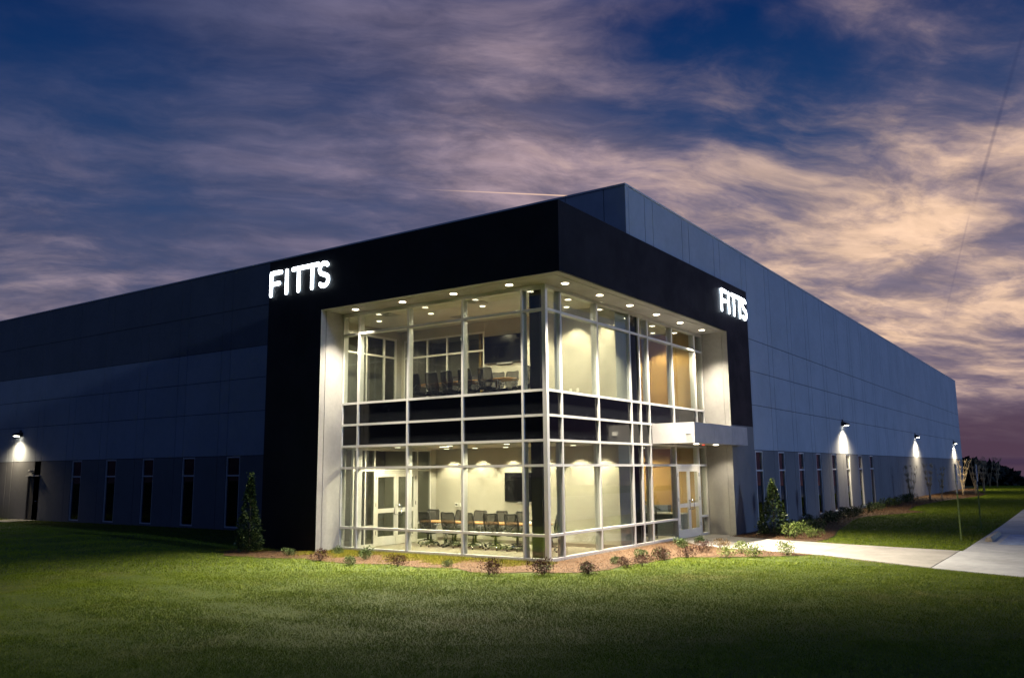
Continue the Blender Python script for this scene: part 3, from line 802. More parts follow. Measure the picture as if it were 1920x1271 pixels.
inner('storefront_header', CREAM, PU - .06, -4.945, YB, YB + .15, 6.801, 7.118)
inner('storefront_jamb', CREAM, PU + .041, -8.455, YB, YB + .15, U, 6.80)
# wall plates and thermostats
for (x_, z_, w_, n_, m_) in ((-6.10, 1.17, .13, 'thermostat', WHITEPL), (-5.93, 1.17, .07, 'switch_plate', WHITEPL), (-5.78, 1.17, .07, 'switch_plate', WHITEPL),
                              (-1.69, 4.64, .08, 'outlet_plate', WHITEPL), (-1.44, 4.64, .08, 'outlet_plate', WHITEPL), (-1.6, .45, .08, 'outlet_plate', WHITEPL)):
    MB().box(x_ - w_ / 2, x_ + w_ / 2, YB - .025, YB - .001, z_ - .06, z_ + .06).build(n_, m_, B)
MB().box(-6.145, -6.055, YB - .03, YB - .0255, 1.15, 1.2).build('thermostat_display', BLACKPL, B)
# ceiling diffusers and recessed lamps
for (x_, y_) in ((-3.2, 1.25), (-6.6, 1.25), (-5.0, 3.0)):
    v = MB()
    for k in range(4): v.box(x_ - .28 + .07 * k, x_ + .28 - .07 * k, y_ - .28 + .07 * k, y_ + .28 - .07 * k, 7.113 - .012 * (k + 1), 7.119 - .012 * k)
    v.build('ceiling_diffuser', GREYPL, B)
def room_lamp(x_, y_, z_, power, colr=(1, .86, .58), spot=165, blend=.6):
    power *= 5.6
    t = MB().disc((x_, y_), .085, z_ - .012, z_ - .001, 18).build('room_downlight', LENS_DIM, B)
    lamp('room_lamp', 'SPOT', (x_, y_, z_ - .03), power, colr, None, spot, blend, .07)
YWM = (1, .86, .56)
for x_ in (-6.2, -5.03, -3.84, -2.6, -1.4, -.6): room_lamp(x_, YB - .42, 2.974, 46, YWM, 100, .35)
for x_ in (-6.0, -4.0, -2.0): room_lamp(x_, 1.1, 2.974, 95, YWM)
for x_ in (-1.46, -.3): room_lamp(x_, YB - .55, 7.119, 60, YWM, 92, .3)
room_lamp(-3.0, YB - .9, 7.119, 60, YWM, 110, .4)
for x_ in (-7.6, -5.4, -3.4, -1.5): room_lamp(x_, 1.9, 7.119, 62, YWM)
WARM = (1, .82, .50)
for x_, y_ in ((-2.9, 9.7), (-1.5, 9.7)): room_lamp(x_, y_, 7.119, 62, WARM, 100, .35)
room_lamp(-.7, 9.2, 7.119, 45, WARM, 100, .35)
for x_, y_ in ((-2.4, 9.4), (-1.2, 8.2)): room_lamp(x_, y_, 2.974, 55, WARM)
room_lamp(-8.3, 5.5, 7.09, 12, YWM)
room_lamp(-8.2, 3.0, 2.974, 10, YWM)
# ceiling strip in the ground-floor room
MB().box(-4.75, -4.45, 1.55, 1.62, 2.955, 2.9745).build('room_strip_light', LENS_DIM, B)

# ================================================================== signs
def stroke(mb, pts, wdt, to3, d0, d1, cap=True):
    """extrude a rounded poly-line stroke; to3 maps (u, v, depth) to world"""
    pts = [Vector((p[0], p[1])) for p in pts]; n = len(pts); lft = []; rgt = []
    for i in range(n):
        t = (pts[min(i + 1, n - 1)] - pts[max(i - 1, 0)]).normalized(); nn = Vector((-t.y, t.x))
        lft.append(pts[i] + nn * wdt / 2); rgt.append(pts[i] - nn * wdt / 2)
    def arc(c, t):
        a0 = math.atan2(t.y, t.x); r_ = wdt / 2
        return [c + Vector((math.cos(a0 + s), math.sin(a0 + s))) * r_ for s in (R(-60), R(-30), 0, R(30), R(60))]
    poly = lft + arc(pts[-1], (pts[-1] - pts[-2]).normalized())[::-1] + rgt[::-1] + arc(pts[0], (pts[0] - pts[1]).normalized())[::-1]
    m_ = len(poly); vs = [to3(p.x, p.y, d0) for p in poly] + [to3(p.x, p.y, d1) for p in poly]
    # fill as quad strip for concave shapes
    fs = []
    k = len(poly)
    fs += [(i, (i + 1) % k, k + (i + 1) % k, k + i) for i in range(k)]
    mb.add(vs, fs)
    # faces
    nl = n; base = len(mb.v) - 2 * k
    for off, rev in ((0, True), (k, False)):
        li = [base + off + i for i in range(nl)]; ri = [base + off + nl + 5 + (nl - 1 - i) for i in range(nl)]
        for i in range(nl - 1):
            q = (li[i], ri[i], ri[i + 1], li[i + 1]); mb.f.append(q if not rev else q[::-1]); mb.sm.append(False)
        c1 = [li[-1]] + [base + off + nl + i for i in range(5)] + [ri[-1]]; c0 = [ri[0]] + [base + off + 2 * nl + 5 + i for i in range(5)] + [li[0]]
        for c in (c1, c0): mb.f.append(tuple(c) if rev else tuple(c[::-1])); mb.sm.append(False)

def make_sign(name, label, to3, width, height):
    s = empty(name, (0, 0, 0), label=label, cat='sign', group='lit company signs on the black corner')
    sw = .128; h = height; hw = sw / 2
    Fx = 0; 
    letters = [('letter_f', [[(hw, hw), (hw, h - hw)], [(hw, h - hw), (.52, h - hw)], [(hw, h * .50), (.44, h * .50)]]),
               ('letter_i', [[(.78, hw), (.78, h - hw)]]),
               ('letter_t', [[(1.06, h - hw), (1.58, h - hw)], [(1.32, hw), (1.32, h - hw)]]),
               ('letter_t', [[(1.67, h - hw), (2.17, h - hw)], [(1.92, hw), (1.92, h - hw)]])]
    cx = 2.40
    S = []
    for k in range(0, 11): a = R(40 + 230 * k / 10); S.append((cx + .185 * math.cos(a) + .02, h - hw - .175 + .175 * math.sin(a)))
    for k in range(0, 11): a = R(90 - 230 * k / 10); S.append((cx + .19 * math.cos(a) + .02, hw + .175 + .175 * math.sin(a)))
    S = [S[0]] + [p for i, p in enumerate(S) if i > 0]
    # smooth joining of both arcs
    S2 = S[:9] + S[13:]
    letters.append(('letter_s', [S2]))
    sx = width / 2.68
    for nme, strokes in letters:
        face = MB(); can = MB()
        for i, st in enumerate(strokes):
            st = [(u * sx, v) for u, v in st]
            stroke(face, st, sw, to3, .030 + .0007 * i, .036 + .0007 * i); stroke(can, st, sw * .9, to3, .016 + .0003 * i, .0295)
        f_ = face.build(nme, SIGNM, s); can.build('letter_return', SIGNB, f_)
    return s
make_sign('company_sign', 'white glowing FITTS letters high on the black left face', lambda u, v, dd: (-9.53 + u, -BY - dd, 7.655 + v), 2.68, .82)
make_sign('company_sign', 'white glowing FITTS letters on the right face beside the grey wall', lambda u, v, dd: (BX + dd, 9.84 + u, 7.655 + v), 2.66, .83)

# ================================================================== wall packs
def wall_pack(loc, rz, label, power):
    """housing on a wall facing local -Y"""
    t = empty('wall_lamp', loc, rz, label=label, cat='wall light', group='wall pack lights on the warehouse')
    hs = MB()
    prof = [(0, .10), (-.10, .11), (-.30, .02), (-.31, -.06), (-.10, -.10), (0, -.10)]
    n = len(prof); vs = [(sx * .22, p[0], p[1]) for sx in (-1, 1) for p in prof]
    hs.add(vs, [tuple(range(n)), tuple(range(2 * n - 1, n - 1, -1))] + [(i, n + i, n + (i + 1) % n, (i + 1) % n) for i in range(n)])
    hs.build('lamp_housing', LAMPOFF, t)
    le = MB(); le.add([(-.17, -.12, -.101), (.17, -.12, -.101), (.17, -.285, -.072), (-.17, -.285, -.072)], [(0, 1, 2, 3)]); le.add([(-.17, -.12, -.111), (.17, -.12, -.111), (.17, -.285, -.082), (-.17, -.285, -.082)], [(3, 2, 1, 0)])
    le.build('lamp_lens', LENS_C, t)
    MB().box(-.06, .06, -.05, -.001, .112, .22).build('photocell_box', LAMPOFF, t)
    lamp('wall_pack_lamp', 'SPOT', (0, -.34, -.16), power, (1, .84, .56), t, 156, 1.0, .10, (0, -.34, -1))
    return t
wall_pack((-32.55, WY - .001, 4.25), 0, 'lit wall pack above the service door side of the left facade', 500)
wall_pack((WX + .001, 26.3, 4.40), R(90), 'lit wall pack on the right facade above the slit windows', 1250)
wall_pack((WX + .001, 47.1, 4.36), R(90), 'lit wall pack halfway down the right facade beyond the windows', 1600)
wall_pack((WX + .001, 66.6, 4.30), R(90), 'lit wall pack at the far end of the right facade', 1600)
# small unlit fitting above the service door
t = empty('door_lamp', (-31.1, WY, 2.42), label='small unlit wall fitting above the dark service door', cat='wall light')
MB().box(-.10, .10, -.05, -.001, -.05, .05).build('fitting_base', GREYPL, t)
for sx in (-1, 1): MB().tube([(sx * .12, -.03, .05), (sx * .16, -.13, .02)], [.035, .055], 10).build('lamp_head', GREYPL, t)
# low screen wall at far left
lw = empty('screen_wall', (0, 0, 0), label='low dark screen with pale cap at the far left of the facade', cat='low wall')
MB().box(-36.5, -33.1, 1.9, 2.0, .0, .98).build('screen_panel', CONC_LOW, lw)
MB().box(-36.5, -33.0, 1.85, 2.05, .981, 1.05).build('cap_rail', ALUW, lw)
sp = MB().prism([(-36.5, 1.0), (-30.3, 1.35), (-30.3, 2.78), (-32.5, 2.78), (-33, 1.7), (-36.5, 1.7)], .0, .15).build('door_walk', CONC_WALK); tag(sp, kind='structure')

# ================================================================== furniture
def make_chair():
    """task chair facing +Y, floor at z = 0"""
    c = empty('office_chair')
    def ring(y0, z0, w_, h_, lean):
        pts = []
        for (u, v) in ((-.36, 0), (-.47, .18), (-.5, .5), (-.47, .94), (-.40, 1.0), (-.2, .985), (0, .975), (.2, .985), (.40, 1.0), (.47, .94), (.5, .5), (.47, .18), (.36, 0), (.12, -.02), (-.12, -.02)):
            pts.append((u * w_, y0 - lean * v - .05 * (1 - (2 * u) ** 2) * (1 if 0 < v < 1 else .6), z0 + v * h_))
        return pts
    rg = ring(-.20, .50, .48, .54, .10)
    MB().tube(rg + [rg[0]], .016, 6).build('backrest_frame', BLACKPL, c)
    pm = MB(); NXp, NZp = 6, 6; vs = []
    for iz in range(NZp + 1):
        v = iz / NZp; hw = .36 + (.13 * min(1, v / .4)); hw = hw if v < .95 else .44
        for ix in range(NXp + 1):
            u = (-1 + 2 * ix / NXp) * hw
            vs.append((u * .48, -.20 - .10 * v - .055 * (1 - (u / .5) ** 2), .50 + v * .535))
    pm.add(vs, [(a * (NXp + 1) + b, a * (NXp + 1) + b + 1, (a + 1) * (NXp + 1) + b + 1, (a + 1) * (NXp + 1) + b) for a in range(NZp) for b in range(NXp)], True)
    pm.build('mesh_back', MESHB, c)
    MB().tube([(0, -.12, .40), (0, -.27, .46), (0, -.31, .62)], [.03, .028, .02], 8).tube([(-.14, -.31, .70), (0, -.305, .60), (.14, -.31, .70)], .014, 6).build('back_bracket', BLACKPL, c)
    st = MB()
    prof = [(-.23, .405), (-.25, .43), (-.24, .465), (-.18, .48), (.18, .48), (.24, .465), (.25, .43), (.23, .405)]
    ysx = [(-.22, .92), (-.18, 1), (.0, 1.0), (.16, 1.0), (.22, .97), (.25, .88)]
    vs = [(p[0] * s_, yy, p[1] - (.02 if yy > .2 else 0)) for yy, s_ in ysx for p in prof]; n = len(prof)
    st.add(vs, [(i * n + k, i * n + (k + 1) % n, (i + 1) * n + (k + 1) % n, (i + 1) * n + k) for i in range(len(ysx) - 1) for k in range(n)], True)
    st.f += [tuple(range(n)), tuple(range(len(vs) - 1, len(vs) - n - 1, -1))]; st.sm += [False, False]
    st.build('seat', SEATF, c)
    for s in (-1, 1):
        a = MB().tube([(s * .22, -.02, .42), (s * .29, -.02, .44), (s * .30, -.04, .58), (s * .30, -.02, .655)], .015, 6)
        a.box(s * .30 - .035, s * .30 + .035, -.14, .12, .655, .68); a.build('armrest', GREYPL, c)
    MB().tube([(0, 0, .12), (0, 0, .30), (0, 0, .301), (0, 0, .405)], [.035, .035, .02, .02], 10).box(-.10, .10, -.11, .09, .375, .404).build('pedestal', BLACKPL, c)
    sb = MB()
    for k in range(5):
        a = R(72 * k + 18); ca, sa = math.cos(a), math.sin(a)
        sb.tube([(.02 * ca, .02 * sa, .135), (.18 * ca, .18 * sa, .115), (.31 * ca, .31 * sa, .072)], [.030, .022, .015], 6)
    sb.build('star_base', CHROME, c)
    for k in range(5):
        a = R(72 * k + 18); ca, sa = math.cos(a), math.sin(a); cx, cy = .31 * ca, .31 * sa
        MB().tube([(cx - .022 * sa, cy + .022 * ca, .028), (cx + .022 * sa, cy - .022 * ca, .028)], .028, 10).build('caster', BLACKPL, c)
    return c
proto = make_chair(); used = [False]
def place_chair(x_, y_, z_, rz, label, group):
    c = proto if not used[0] else copy_tree(proto); used[0] = True
    c.location = (x_, y_, z_); c.rotation_euler = (0, 0, rz); tag(c, label, 'chair', group)
ordn = ['first', 'second', 'third', 'fourth', 'fifth', 'sixth']
gl = 'chairs round the ground floor conference table'; gu = 'chairs round the upper floor conference table'
for i, x_ in enumerate((-5.55, -4.72, -3.92, -3.14, -2.40)):
    place_chair(x_, 2.13 + .03 * math.sin(i * 2.1), .012, R((-7, 5, -3, 6, -4)[i]), f'{ordn[i]} black mesh chair from the glass doors, window side of ground floor table', gl)
for i, x_ in enumerate((-6.25, -5.16, -4.38, -3.64, -2.85)):
    place_chair(x_, 2.83, .012, R(180 + (6, -4, 5, -5, 3)[i]), f'{ordn[i]} black mesh chair from the glass doors, wall side of ground floor table', gl)
place_chair(-1.45, 2.48, .012, R(90), 'black mesh chair at the corner end of the ground floor table', gl)
for i, x_ in enumerate((-6.02, -5.39, -4.72, -4.06, -3.36)):
    place_chair(x_, 2.15 + .03 * math.sin(i * 1.7), U, R((-5, 4, -6, 3, 8)[i]), f'{ordn[i]} black mesh chair from the left, window side of upper floor table', gu)
for i, x_ in enumerate((-5.35, -4.6, -3.71, -3.21)):
    place_chair(x_, 2.86, U, R(180 + (4, -5, 5, -3)[i]), f'{ordn[i]} black mesh chair from the left, wall side of upper floor table', gu)
place_chair(-2.35, 2.45, U, R(80), 'black mesh chair at the corner end of the upper floor table', gu)

def conf_table(x0, x1, z_, label):
    t = empty('conference_table', ((x0 + x1) / 2, 2.49, z_), label=label, cat='table')
    hx = (x1 - x0) / 2; pts = []
    for k in range(9): a = R(-90 + 180 * k / 8); pts.append((hx - .25 + .25 * math.cos(a), .36 * math.sin(a)))
    pts += [(-x, -y) for x, y in pts]
    MB().prism(pts, .705, .74).build('table_top', WOODT, t, bevel=.006)
    for s in (-.62, .62):
        MB().tube([(s * hx, 0, .05), (s * hx, 0, .704)], .05, 12).build('table_column', CHROME, t)
        f = MB()
        for q in (-1, 1): f.tube([(s * hx, 0, .06), (s * hx, q * .25, .03)], [.035, .02], 8)
        f.build('table_foot', CHROME, t)
conf_table(-6.15, -1.5, .012, 'long honey wood conference table in the ground floor room')
conf_table(-6.3, -2.6, U, 'honey wood conference table in the upper floor room')
# telephone on lower table
ph = empty('desk_phone', (-2.15, 2.42, .752), R(25), label='white telephone on the ground floor conference table', cat='telephone')
MB().add([(-.09, -.1, 0), (.09, -.1, 0), (.09, .1, 0), (-.09, .1, 0), (-.09, -.1, .02), (.09, -.1, .02), (.09, .1, .09), (-.09, .1, .09)], [(0, 3, 2, 1), (4, 5, 6, 7), (0, 1, 5, 4), (1, 2, 6, 5), (2, 3, 7, 6), (3, 0, 4, 7)]).build('phone_body', WHITEPL, ph)
MB().tube([(-.12, -.09, .06), (-.125, 0, .10), (-.12, .1, .13)], [.03, .02, .03], 8).build('handset', WHITEPL, ph)
MB().box(-.05, .07, .03, .08, .075, .10).build('phone_display', SCREEN, ph)
# wall televisions
def tv(x0, x1, z0, z1, label):
    t = empty('wall_television', ((x0 + x1) / 2, YB, (z0 + z1) / 2), label=label, cat='television'); hx = (x1 - x0) / 2; hz = (z1 - z0) / 2
    MB().box(-hx, hx, -.09, -.04, -hz, hz).build('tv_casing', BLACKPL, t, bevel=.006)
    MB().box(-hx + .015, hx - .015, -.0935, -.0905, -hz + .025, hz - .015).build('tv_screen', SCREEN, t)
    MB().box(-.25, .25, -.039, -.001, -.2, .2).build('tv_bracket', STEEL, t)
    MB().box(-.3, .3, -.08, -.045, -hz - .05, -hz - .002).build('sound_bar', GREYPL, t)
tv(-4.12, -2.55, 1.30, 2.19, 'black wall television in the ground floor conference room')
tv(-4.90, -3.32, 5.70, 6.59, 'black wall television in the upper floor conference room')
# lobby stair, desk
stt = empty('lobby_stair', (0, 0, 0), label='dark metal stair with black railing inside the lobby', cat='staircase')
for k in range(14):
    MB().box(-1.12 - .28 * k, -.83 - .28 * k, 6.32, 7.48, .16 + .178 * k, .20 + .178 * k).build('stair_tread', DARKIN, stt)
for y_ in (6.28, 7.52):
    MB().bar((-.70, y_, .10), (-4.75, y_, 2.62), .05, .28).build('stringer', BLACKPL, stt)
    rl = MB().tube([(-.45, y_, .95), (-.72, y_, 1.08), (-4.7, y_, 3.55 if y_ < 0 else 2.93)], .026, 8)
    for q in range(4): rl.tube([(-.62, y_, .30 + .19 * q), (-4.7, y_, 2.62 + .06 * q)], .010, 6)
    rl.build('handrail', BLACKPL, stt)
    for k in range(6):
        xx = -.60 - .8 * k; MB().tube([(xx, y_, .06 + .62 * (-.6 - xx)), (xx, y_, 1.04 + .465 * (-.6 - xx))], .022, 6).build('rail_post', BLACKPL, stt)
dk = empty('reception_desk', (-.95, 9.35, .012), label='blue grey reception counter inside the entrance doors', cat='desk')
MB().box(-1.1, .55, -.3, .3, 0, .72).build('desk_front', DESKM, dk); MB().box(-1.15, .6, -.36, .34, .721, .76).build('counter_top', GREYPL, dk)
MB().box(-1.1, -.2, .31, .6, 0, 1.0).build('desk_screen', DESKM, dk)

# ================================================================== posts, wheel stop
def sign_post(x_, y_, label):
    p = empty('sign_post', (x_, y_, float(ground_h(x_, y_))), label=label, cat='sign post', group='thin sign posts on the lawn by the car park')
    ch = MB(); t = .004
    ch.box(-.02, .02, -.038, -.034, 0, 1.42).box(-.02, -.016, -.034, .034, 0, 1.42).box(-.02, .02, .034, .038, 0, 1.42)
    ch.build('post_lower', POSTG, p)
    up_ = MB(); up_.box(-.02, .02, -.038, -.034, 1.421, 2.33).box(-.02, -.016, -.034, .034, 1.421, 2.33).box(-.02, .02, .034, .038, 1.421, 2.33); up_.build('post_upper', STEEL, p)
    MB().box(.021, .027, -.16, .16, 1.70, 2.30).build('sign_plate', STEEL, p)
    b_ = MB()
    for z in (1.78, 2.0, 2.22): b_.tube([(-.04, 0, z), (.045, 0, z)], .012, 6)
    b_.build('bolt', CHROME, p)
sign_post(7.66, 11.6, 'thin grey and green sign post nearer the concrete walk')
sign_post(7.66, 17.1, 'thin grey and green sign post farther along the car park edge')
ws = MB(); n = 5
prof = [(-.09, 0), (-.085, .07), (-.05, .12), (.05, .12), (.085, .07), (.09, 0)]
vs = [(8.42 + p[0], y_, .02 + p[1]) for y_ in (11.3, 11.34, 14.2, 14.24) for p in prof]; k = len(prof)
ws.add(vs, [(i * k + j, (i + 1) * k + j, (i + 1) * k + (j + 1) % k, i * k + (j + 1) % k) for i in range(3) for j in range(k)] + [tuple(range(k)), tuple(range(4 * k - 1, 3 * k - 1, -1))])
tag(ws.build('wheel_stop', STOPM), 'worn tan concrete wheel stop at the edge of the car park', 'wheel stop')

# ================================================================== plants
def leaf_cloud(pts, nrm, size, name, material, asp=.5):
    """small kite leaves at pts; sizes per leaf"""
    n = len(pts); t = rng.normal(size=(n, 3)); t /= np.linalg.norm(t, axis=1)[:, None]
    t = t * .8 + nrm * .9; t /= np.linalg.norm(t, axis=1)[:, None]
    r_ = rng.normal(size=(n, 3)); s = np.cross(t, r_); s /= np.linalg.norm(s, axis=1)[:, None] + 1e-9
    sz = size * rng.uniform(.6, 1.3, n)[:, None]; up_ = np.cross(s, t)
    V = np.empty((n, 4, 3), np.float32)
    V[:, 0] = pts; V[:, 1] = pts + t * sz * .5 + s * sz * asp * .5 + up_ * sz * .08; V[:, 2] = pts + t * sz; V[:, 3] = pts + t * sz * .5 - s * sz * asp * .5 + up_ * sz * .08
    me = bpy.data.meshes.new(name); me.vertices.add(4 * n); me.vertices.foreach_set('co', V.ravel())
    me.loops.add(4 * n); me.loops.foreach_set('vertex_index', np.arange(4 * n, dtype=np.int32))
    me.polygons.add(n); me.polygons.foreach_set('loop_start', np.arange(0, 4 * n, 4, dtype=np.int32))
    me.materials.append(material); me.update(calc_edges=True); return me
def shrub_mesh(seed, n, rx, rz_, size, material, lumps=6):
    global rng
    rng = np.random.default_rng(seed)
    cs = np.stack([rng.uniform(-.55, .55, lumps) * rx, rng.uniform(-.55, .55, lumps) * rx, rng.uniform(.35, .75, lumps) * rz_], -1)
    k = rng.integers(0, lumps, n); v = rng.normal(size=(n, 3)); v /= np.linalg.norm(v, axis=1)[:, None]
    rad = rng.uniform(.35, 1, n) ** .6
    pts = cs[k] + v * rad[:, None] * np.array([rx * .5, rx * .5, rz_ * .42]); pts[:, 2] = np.maximum(pts[:, 2], .01)
    return leaf_cloud(pts.astype(np.float32), v * np.array([1, 1, .8]) + np.array([0, 0, .35]), size, 'foliage', material)
def stems_mesh(seed, rx, rz_):
    r_ = random.Random(seed); mb = MB()
    for k in range(7):
        a = r_.uniform(0, 6.28); q = r_.uniform(.2, .6) * rx
        mb.tube([(0, 0, -.03), (q * .5 * math.cos(a), q * .5 * math.sin(a), rz_ * .35), (q * math.cos(a), q * math.sin(a), rz_ * .75)], [.005, .004, .002], 5)
    return mb.mesh('stems', STEMM)
SV = {}
for kind, m_, n_, rx, rz_, sz in (('green', LEAF_GREEN, 800, .25, .25, .036), ('purple', LEAF_PURPLE, 800, .28, .26, .034), ('bright', LEAF_BRIGHT, 620, .32, .34, .045), ('tan', LEAF_TAN, 600, .26, .22, .036), ('dark', LEAF_DARK, 760, .36, .36, .052)):
    SV[kind] = [(shrub_mesh(hash(kind) % 7 + 31 * v + len(kind), n_, rx, rz_, sz, m_), stems_mesh(v + 3, rx, rz_)) for v in range(3)]
cnt = [0]
def shrub(kind, x_, y_, s, label, group='low shrubs planted in the front bed'):
    i = cnt[0]; cnt[0] += 1
    fm, sm = SV[kind][i % 3]
    t = empty('small_shrub', (x_, y_, float(ground_h(x_, y_)) + .01), (i * 1.7) % 6.28, label=label, cat='shrub', group=group)
    t.scale = (s, s, s * (.9 + .2 * ((i * 37) % 10) / 10))
    inst('foliage', fm, t); inst('stems', sm, t)
for kind, x_, y_, s, lab in [
    ('green', -7.17, -1.94, .95, 'grey green shrub in front of the black pier, left end of the bed'),
    ('purple', -5.37, -2.5, 1.0, 'dark low shrub before the left jamb at the lawn edge'),
    ('green', -6.2, -1.08, .9, 'small green shrub tucked beside the left jamb'),
    ('green', -4.0, -2.72, .9, 'flat green shrub at the lawn edge below the second window bay'),
    ('green', -4.61, -1.63, 1.1, 'round green shrub below the glass doors window bay'),
    ('purple', -2.78, -2.43, 1.05, 'sprawling reddish shrub in straw below the third window bay'),
    ('green', -1.6, -1.95, .7, 'tiny green shrub with reddish base left of the tall purple one'),
    ('purple', .07, -2.6, 1.15, 'upright purple green shrub at the lawn edge left of the glass corner'),
    ('purple', 1.15, -2.09, 1.25, 'dark red shrub right in front of the glass corner'),
    ('green', .95, -1.75, .9, 'small green shrub behind the dark red one at the glass corner'),
    ('purple', 1.9, -1.44, 1.0, 'purple shrub at the lawn edge right of the glass corner'),
    ('green', 1.75, -1.2, .85, 'green shrub just behind the purple one right of the glass corner'),
    ('green', 1.5, .51, .75, 'small green shrub next to the pair of purple shrubs'),
    ('purple', 2.09, .07, .9, 'left purple shrub of the close pair right of the corner'),
    ('purple', 2.25, .55, .9, 'right purple shrub of the close pair right of the corner'),
    ('green', 1.47, 2.04, .95, 'single light green shrub in the middle of the right straw bed'),
    ('purple', 2.2, 1.86, 1.15, 'large dark shrub on the lawn edge under a green one'),
    ('green', 2.0, 2.2, 1.0, 'green shrub rising behind the large dark lawn edge shrub'),
    ('green', 1.31, 5.15, 1.15, 'round dark green shrub before the entrance doors'),
    ('purple', 2.43, 2.73, 1.0, 'low reddish shrub at the lawn edge below the round dark green one'),
    ('green', 1.09, 6.84, .95, 'flat green shrub at the end of the concrete walk by the doors'),
    ('purple', 2.24, 4.22, 1.05, 'wide dark purple shrub between straw and walk'),
    ('tan', 2.22, 5.64, 1.1, 'tan leafed shrub at the edge of the walk'),
    ('bright', 3.26, 3.34, .8, 'low bright green shrub at the lawn edge, front of three bright ones'),
    ('bright', 3.28, 4.46, .8, 'bright green shrub leaning over the walk, left of the tallest'),
    ('bright', 3.85, 3.81, 1.0, 'tallest bright green shrub with airy top beside the walk'),
    ('bright', 4.39, 4.74, .95, 'lone bright green shrub at the right end of the front bed')]:
    shrub(kind, x_, y_, s, lab)
gr2 = 'shrubs along the right facade'
for i, (kind, x_, y_, s, lab) in enumerate([
    ('bright', 3.15, 9.75, 1.3, 'bright green shrub where the right bed meets the walk'),
    ('bright', 3.55, 10.6, 1.0, 'dim green shrub behind the bright one by the walk'),
    ('dark', 2.45, 12.6, 1.25, 'dark shrub right behind the conical evergreen by the walk'),
    ('dark', 2.8, 13.6, 1.2, 'dark shrub below the second slit window of the right facade'),
    ('dark', 2.1, 15.6, 1.15, 'dark shrub below the third slit window of the right facade'),
    ('dark', 2.1, 18.1, 1.15, 'dark shrub below the fourth slit window of the right facade'),
    ('dark', 2.0, 19.0, 1.2, 'dark shrub just beyond the one below the fourth slit window'),
    ('dark', 2.0, 21.0, 1.15, 'left dark shrub of three below the fifth slit window'),
    ('dark', 2.05, 22.0, 1.2, 'middle dark shrub of three below the fifth slit window'),
    ('dark', 2.0, 23.2, 1.2, 'far dark shrub of three below the fifth slit window'),
    ('dark', 2.0, 25.9, 1.1, 'dark shrub near the tan straw patch on the right lawn'),
    ('dark', 2.1, 27.6, 1.1, 'dark shrub beyond the tan straw patch on the right lawn'),
    ('dark', 1.9, 31.0, 1.3, 'dark shrub below the last slit window of the right facade'),
    ('dark', 1.9, 32.8, 1.3, 'dark shrub just past the last slit window of the right facade'),
    ('dark', 1.9, 36.5, 1.3, 'dark far shrub between last window and second wall pack'),
    ('dark', 1.9, 38.2, 1.3, 'farthest dark shrub before the second wall pack')]):
    shrub(kind, x_, y_, s, lab, gr2)

def cone_tree(x_, y_, h, r0, label, seed):
    global rng
    rng = np.random.default_rng(seed)
    t = empty('conical_evergreen', (x_, y_, 0.01), label=label, cat='evergreen', group='conical evergreens flanking the corner')
    n = 3600; u = rng.uniform(0, 1, n) ** 1.25; a = rng.uniform(0, 2 * math.pi, n)
    prof = np.interp(u, [0, .08, .25, .5, .75, .9, 1], [.75, 1, .96, .62, .36, .2, .03])
    lump = 1 + .28 * np.sin(3 * a + 9 * u + seed) * np.sin(13 * u + 2 * a) + .14 * np.sin(7 * a - 21 * u)
    rr = r0 * prof * lump * rng.uniform(.35, 1, n) ** .55
    pts = np.stack([rr * np.cos(a), rr * np.sin(a), .06 + u * (h - .12)], -1).astype(np.float32)
    nr = np.stack([np.cos(a), np.sin(a), np.full(n, .5)], -1)
    inst('foliage', leaf_cloud(pts, nr, .085, 'foliage', LEAF_DARK, .45), t)
    k = 160; u = rng.uniform(.85, 1.07, k); pts = np.stack([rng.normal(0, .035, k), rng.normal(0, .035, k), u * h * .99], -1).astype(np.float32)
    inst('new_growth', leaf_cloud(pts, np.tile([0, 0, 1.], (k, 1)), .06, 'new_growth', LEAF_BRIGHT, .4), t)
    MB().tube([(0, 0, -.05), (.01, 0, h * .5), (0, 0, h * .97)], [.03, .018, .006], 7).build('trunk', BARK, t)
cone_tree(-8.95, -1.9, 2.14, .34, 'dark conical evergreen in front of the black pier on the left', 5)
cone_tree(2.18, 10.75, 1.78, .46, 'dark conical evergreen beside the walk right of the entrance', 9)

def bare_tree(x_, y_, h, seed, label, m_):
    r_ = random.Random(seed); t = empty('bare_tree', (x_, y_, float(ground_h(x_, y_))), label=label, cat='tree', group='bare multi-stem saplings beside the far wall')
    st = MB(); tw = MB()
    for k in range(r_.randint(6, 9)):
        a = r_.uniform(0, 6.28); lean = r_.uniform(.06, .27)
        p = [Vector((.06 * math.cos(a), .06 * math.sin(a), -.05))]
        for j in range(1, 6):
            q = j / 5; p.append(Vector((math.cos(a) * lean * h * q ** 1.3 + r_.uniform(-.03, .03), math.sin(a) * lean * h * q ** 1.3 + r_.uniform(-.03, .03), h * q * r_.uniform(.93, 1.0))))
        st.tube(p, [.020, .018, .015, .012, .009, .005], 6)
        for j in range(2, 6):
            for _ in range(3):
                b = r_.uniform(0, 6.28); L_ = r_.uniform(.2, .5) * h * .36; e = p[j] + Vector((math.cos(b) * L_ * .38, math.sin(b) * L_ * .38, L_ * .85)); mid = (p[j] + e) / 2 + Vector((r_.uniform(-.05, .05), r_.uniform(-.05, .05), 0))
                tw.tube([p[j], mid, e], [.008, .006, .003], 4)
                for _ in range(3):
                    b2 = r_.uniform(0, 6.28); L2 = L_ * .4; tw.tube([mid, mid + Vector((math.cos(b2) * L2 * .6, math.sin(b2) * L2 * .6, L2 * .7))], [.005, .0025], 3)
    st.build('trunk', m_, t); tag(tw.build('twigs', m_, t), kind='stuff')
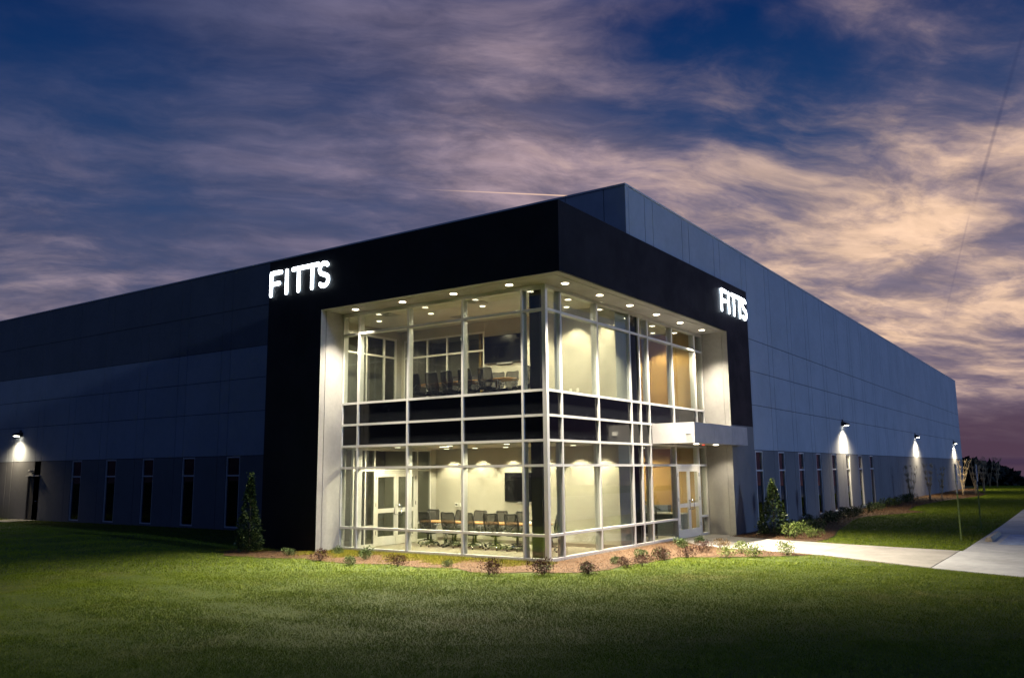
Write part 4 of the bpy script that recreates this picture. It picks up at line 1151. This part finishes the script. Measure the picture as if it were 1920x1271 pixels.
for i, (x_, y_, h, lab) in enumerate([(1.95, 38.0, 2.0, 'bare sapling nearest along the dark right facade'), (2.3, 42.5, 2.1, 'dim bare sapling in front of the second wall pack beam'), (3.2, 41.0, 1.9, 'dim bare sapling at the edge of the straw bed left of the posts'),
                                      (3.4, 49.3, 2.35, 'brightly lit bare sapling behind the nearer sign post'), (3.7, 54.5, 2.4, 'lit bare sapling between the two sign posts'), (3.6, 61.0, 2.3, 'dim bare sapling just left of the farther sign post'),
                                      (2.35, 79.6, 2.75, 'left bare sapling of the lit pair beyond the far wall end'), (2.95, 79.9, 2.7, 'right bare sapling of the lit pair beyond the far wall end')]):
    bare_tree(x_, y_, h, 40 + i, lab, PALEBARK)

def far_tree(x_, y_, zb, h, r0, seed, label):
    global rng
    rng = np.random.default_rng(seed); t = empty('far_tree', (x_, y_, zb), label=label, cat='tree', group='dark trees on the far rise')
    n = 2600; lumps = 14
    cs = np.stack([rng.normal(0, .42, lumps) * r0, rng.normal(0, .42, lumps) * r0, rng.uniform(.32, .86, lumps) * h], -1)
    k = rng.integers(0, lumps, n); v = rng.normal(size=(n, 3)); v /= np.linalg.norm(v, axis=1)[:, None]
    pts = (cs[k] + v * (rng.uniform(.3, 1, n) ** .5)[:, None] * np.array([r0 * .42, r0 * .42, h * .18])).astype(np.float32)
    inst('crown', leaf_cloud(pts, v, .75, 'crown', FARLEAF, .7), t)
    tr = MB().tube([(0, 0, -.3), (.1, 0, h * .3), (0, .1, h * .75)], [.28, .2, .08], 7)
    for k in range(5):
        c = cs[k]; tr.tube([(0, 0, h * .3), tuple(c * np.array([.6, .6, .8])), tuple(c)], [.12, .07, .03], 5)
    tr.build('trunk', BARK, t)
for i, (px, dist, top, r0, lab) in enumerate([(1812, 112, 861, 4.0, 'dark tree just right of the far wall end'), (1826, 125, 874, 3.2, 'lower dark tree filling the gap left of the lit pair'), (1846, 118, 868, 3.8, 'dark rounded tree behind the lit pair of saplings'), (1866, 128, 872, 3.6, 'dark tree to the right behind the lit pair'),
                                              (1884, 140, 893, 3.2, 'low dark tree tapering toward the open horizon'), (1908, 150, 904, 3.4, 'lowest dark tree at the far right horizon'), (1930, 150, 904, 3.6, 'low dark tree at the far right edge beyond the lawn')]):
    v = FW + RT * ((px - 960) / 1576.4) - UP * ((908 - 635.5) / 1576.4); s = dist / math.hypot(v.x, v.y)
    vt = FW + RT * ((px - 960) / 1576.4) - UP * ((top - 635.5) / 1576.4); s2 = dist / math.hypot(vt.x, vt.y)
    x_, y_ = CAM.x + v.x * s, CAM.y + v.y * s; zb = float(ground_h(x_, y_)); zt2 = CAM.z + vt.z * s2
    far_tree(x_, y_, zb, (zt2 - zb) * .9, r0 * .8, 70 + i, lab)
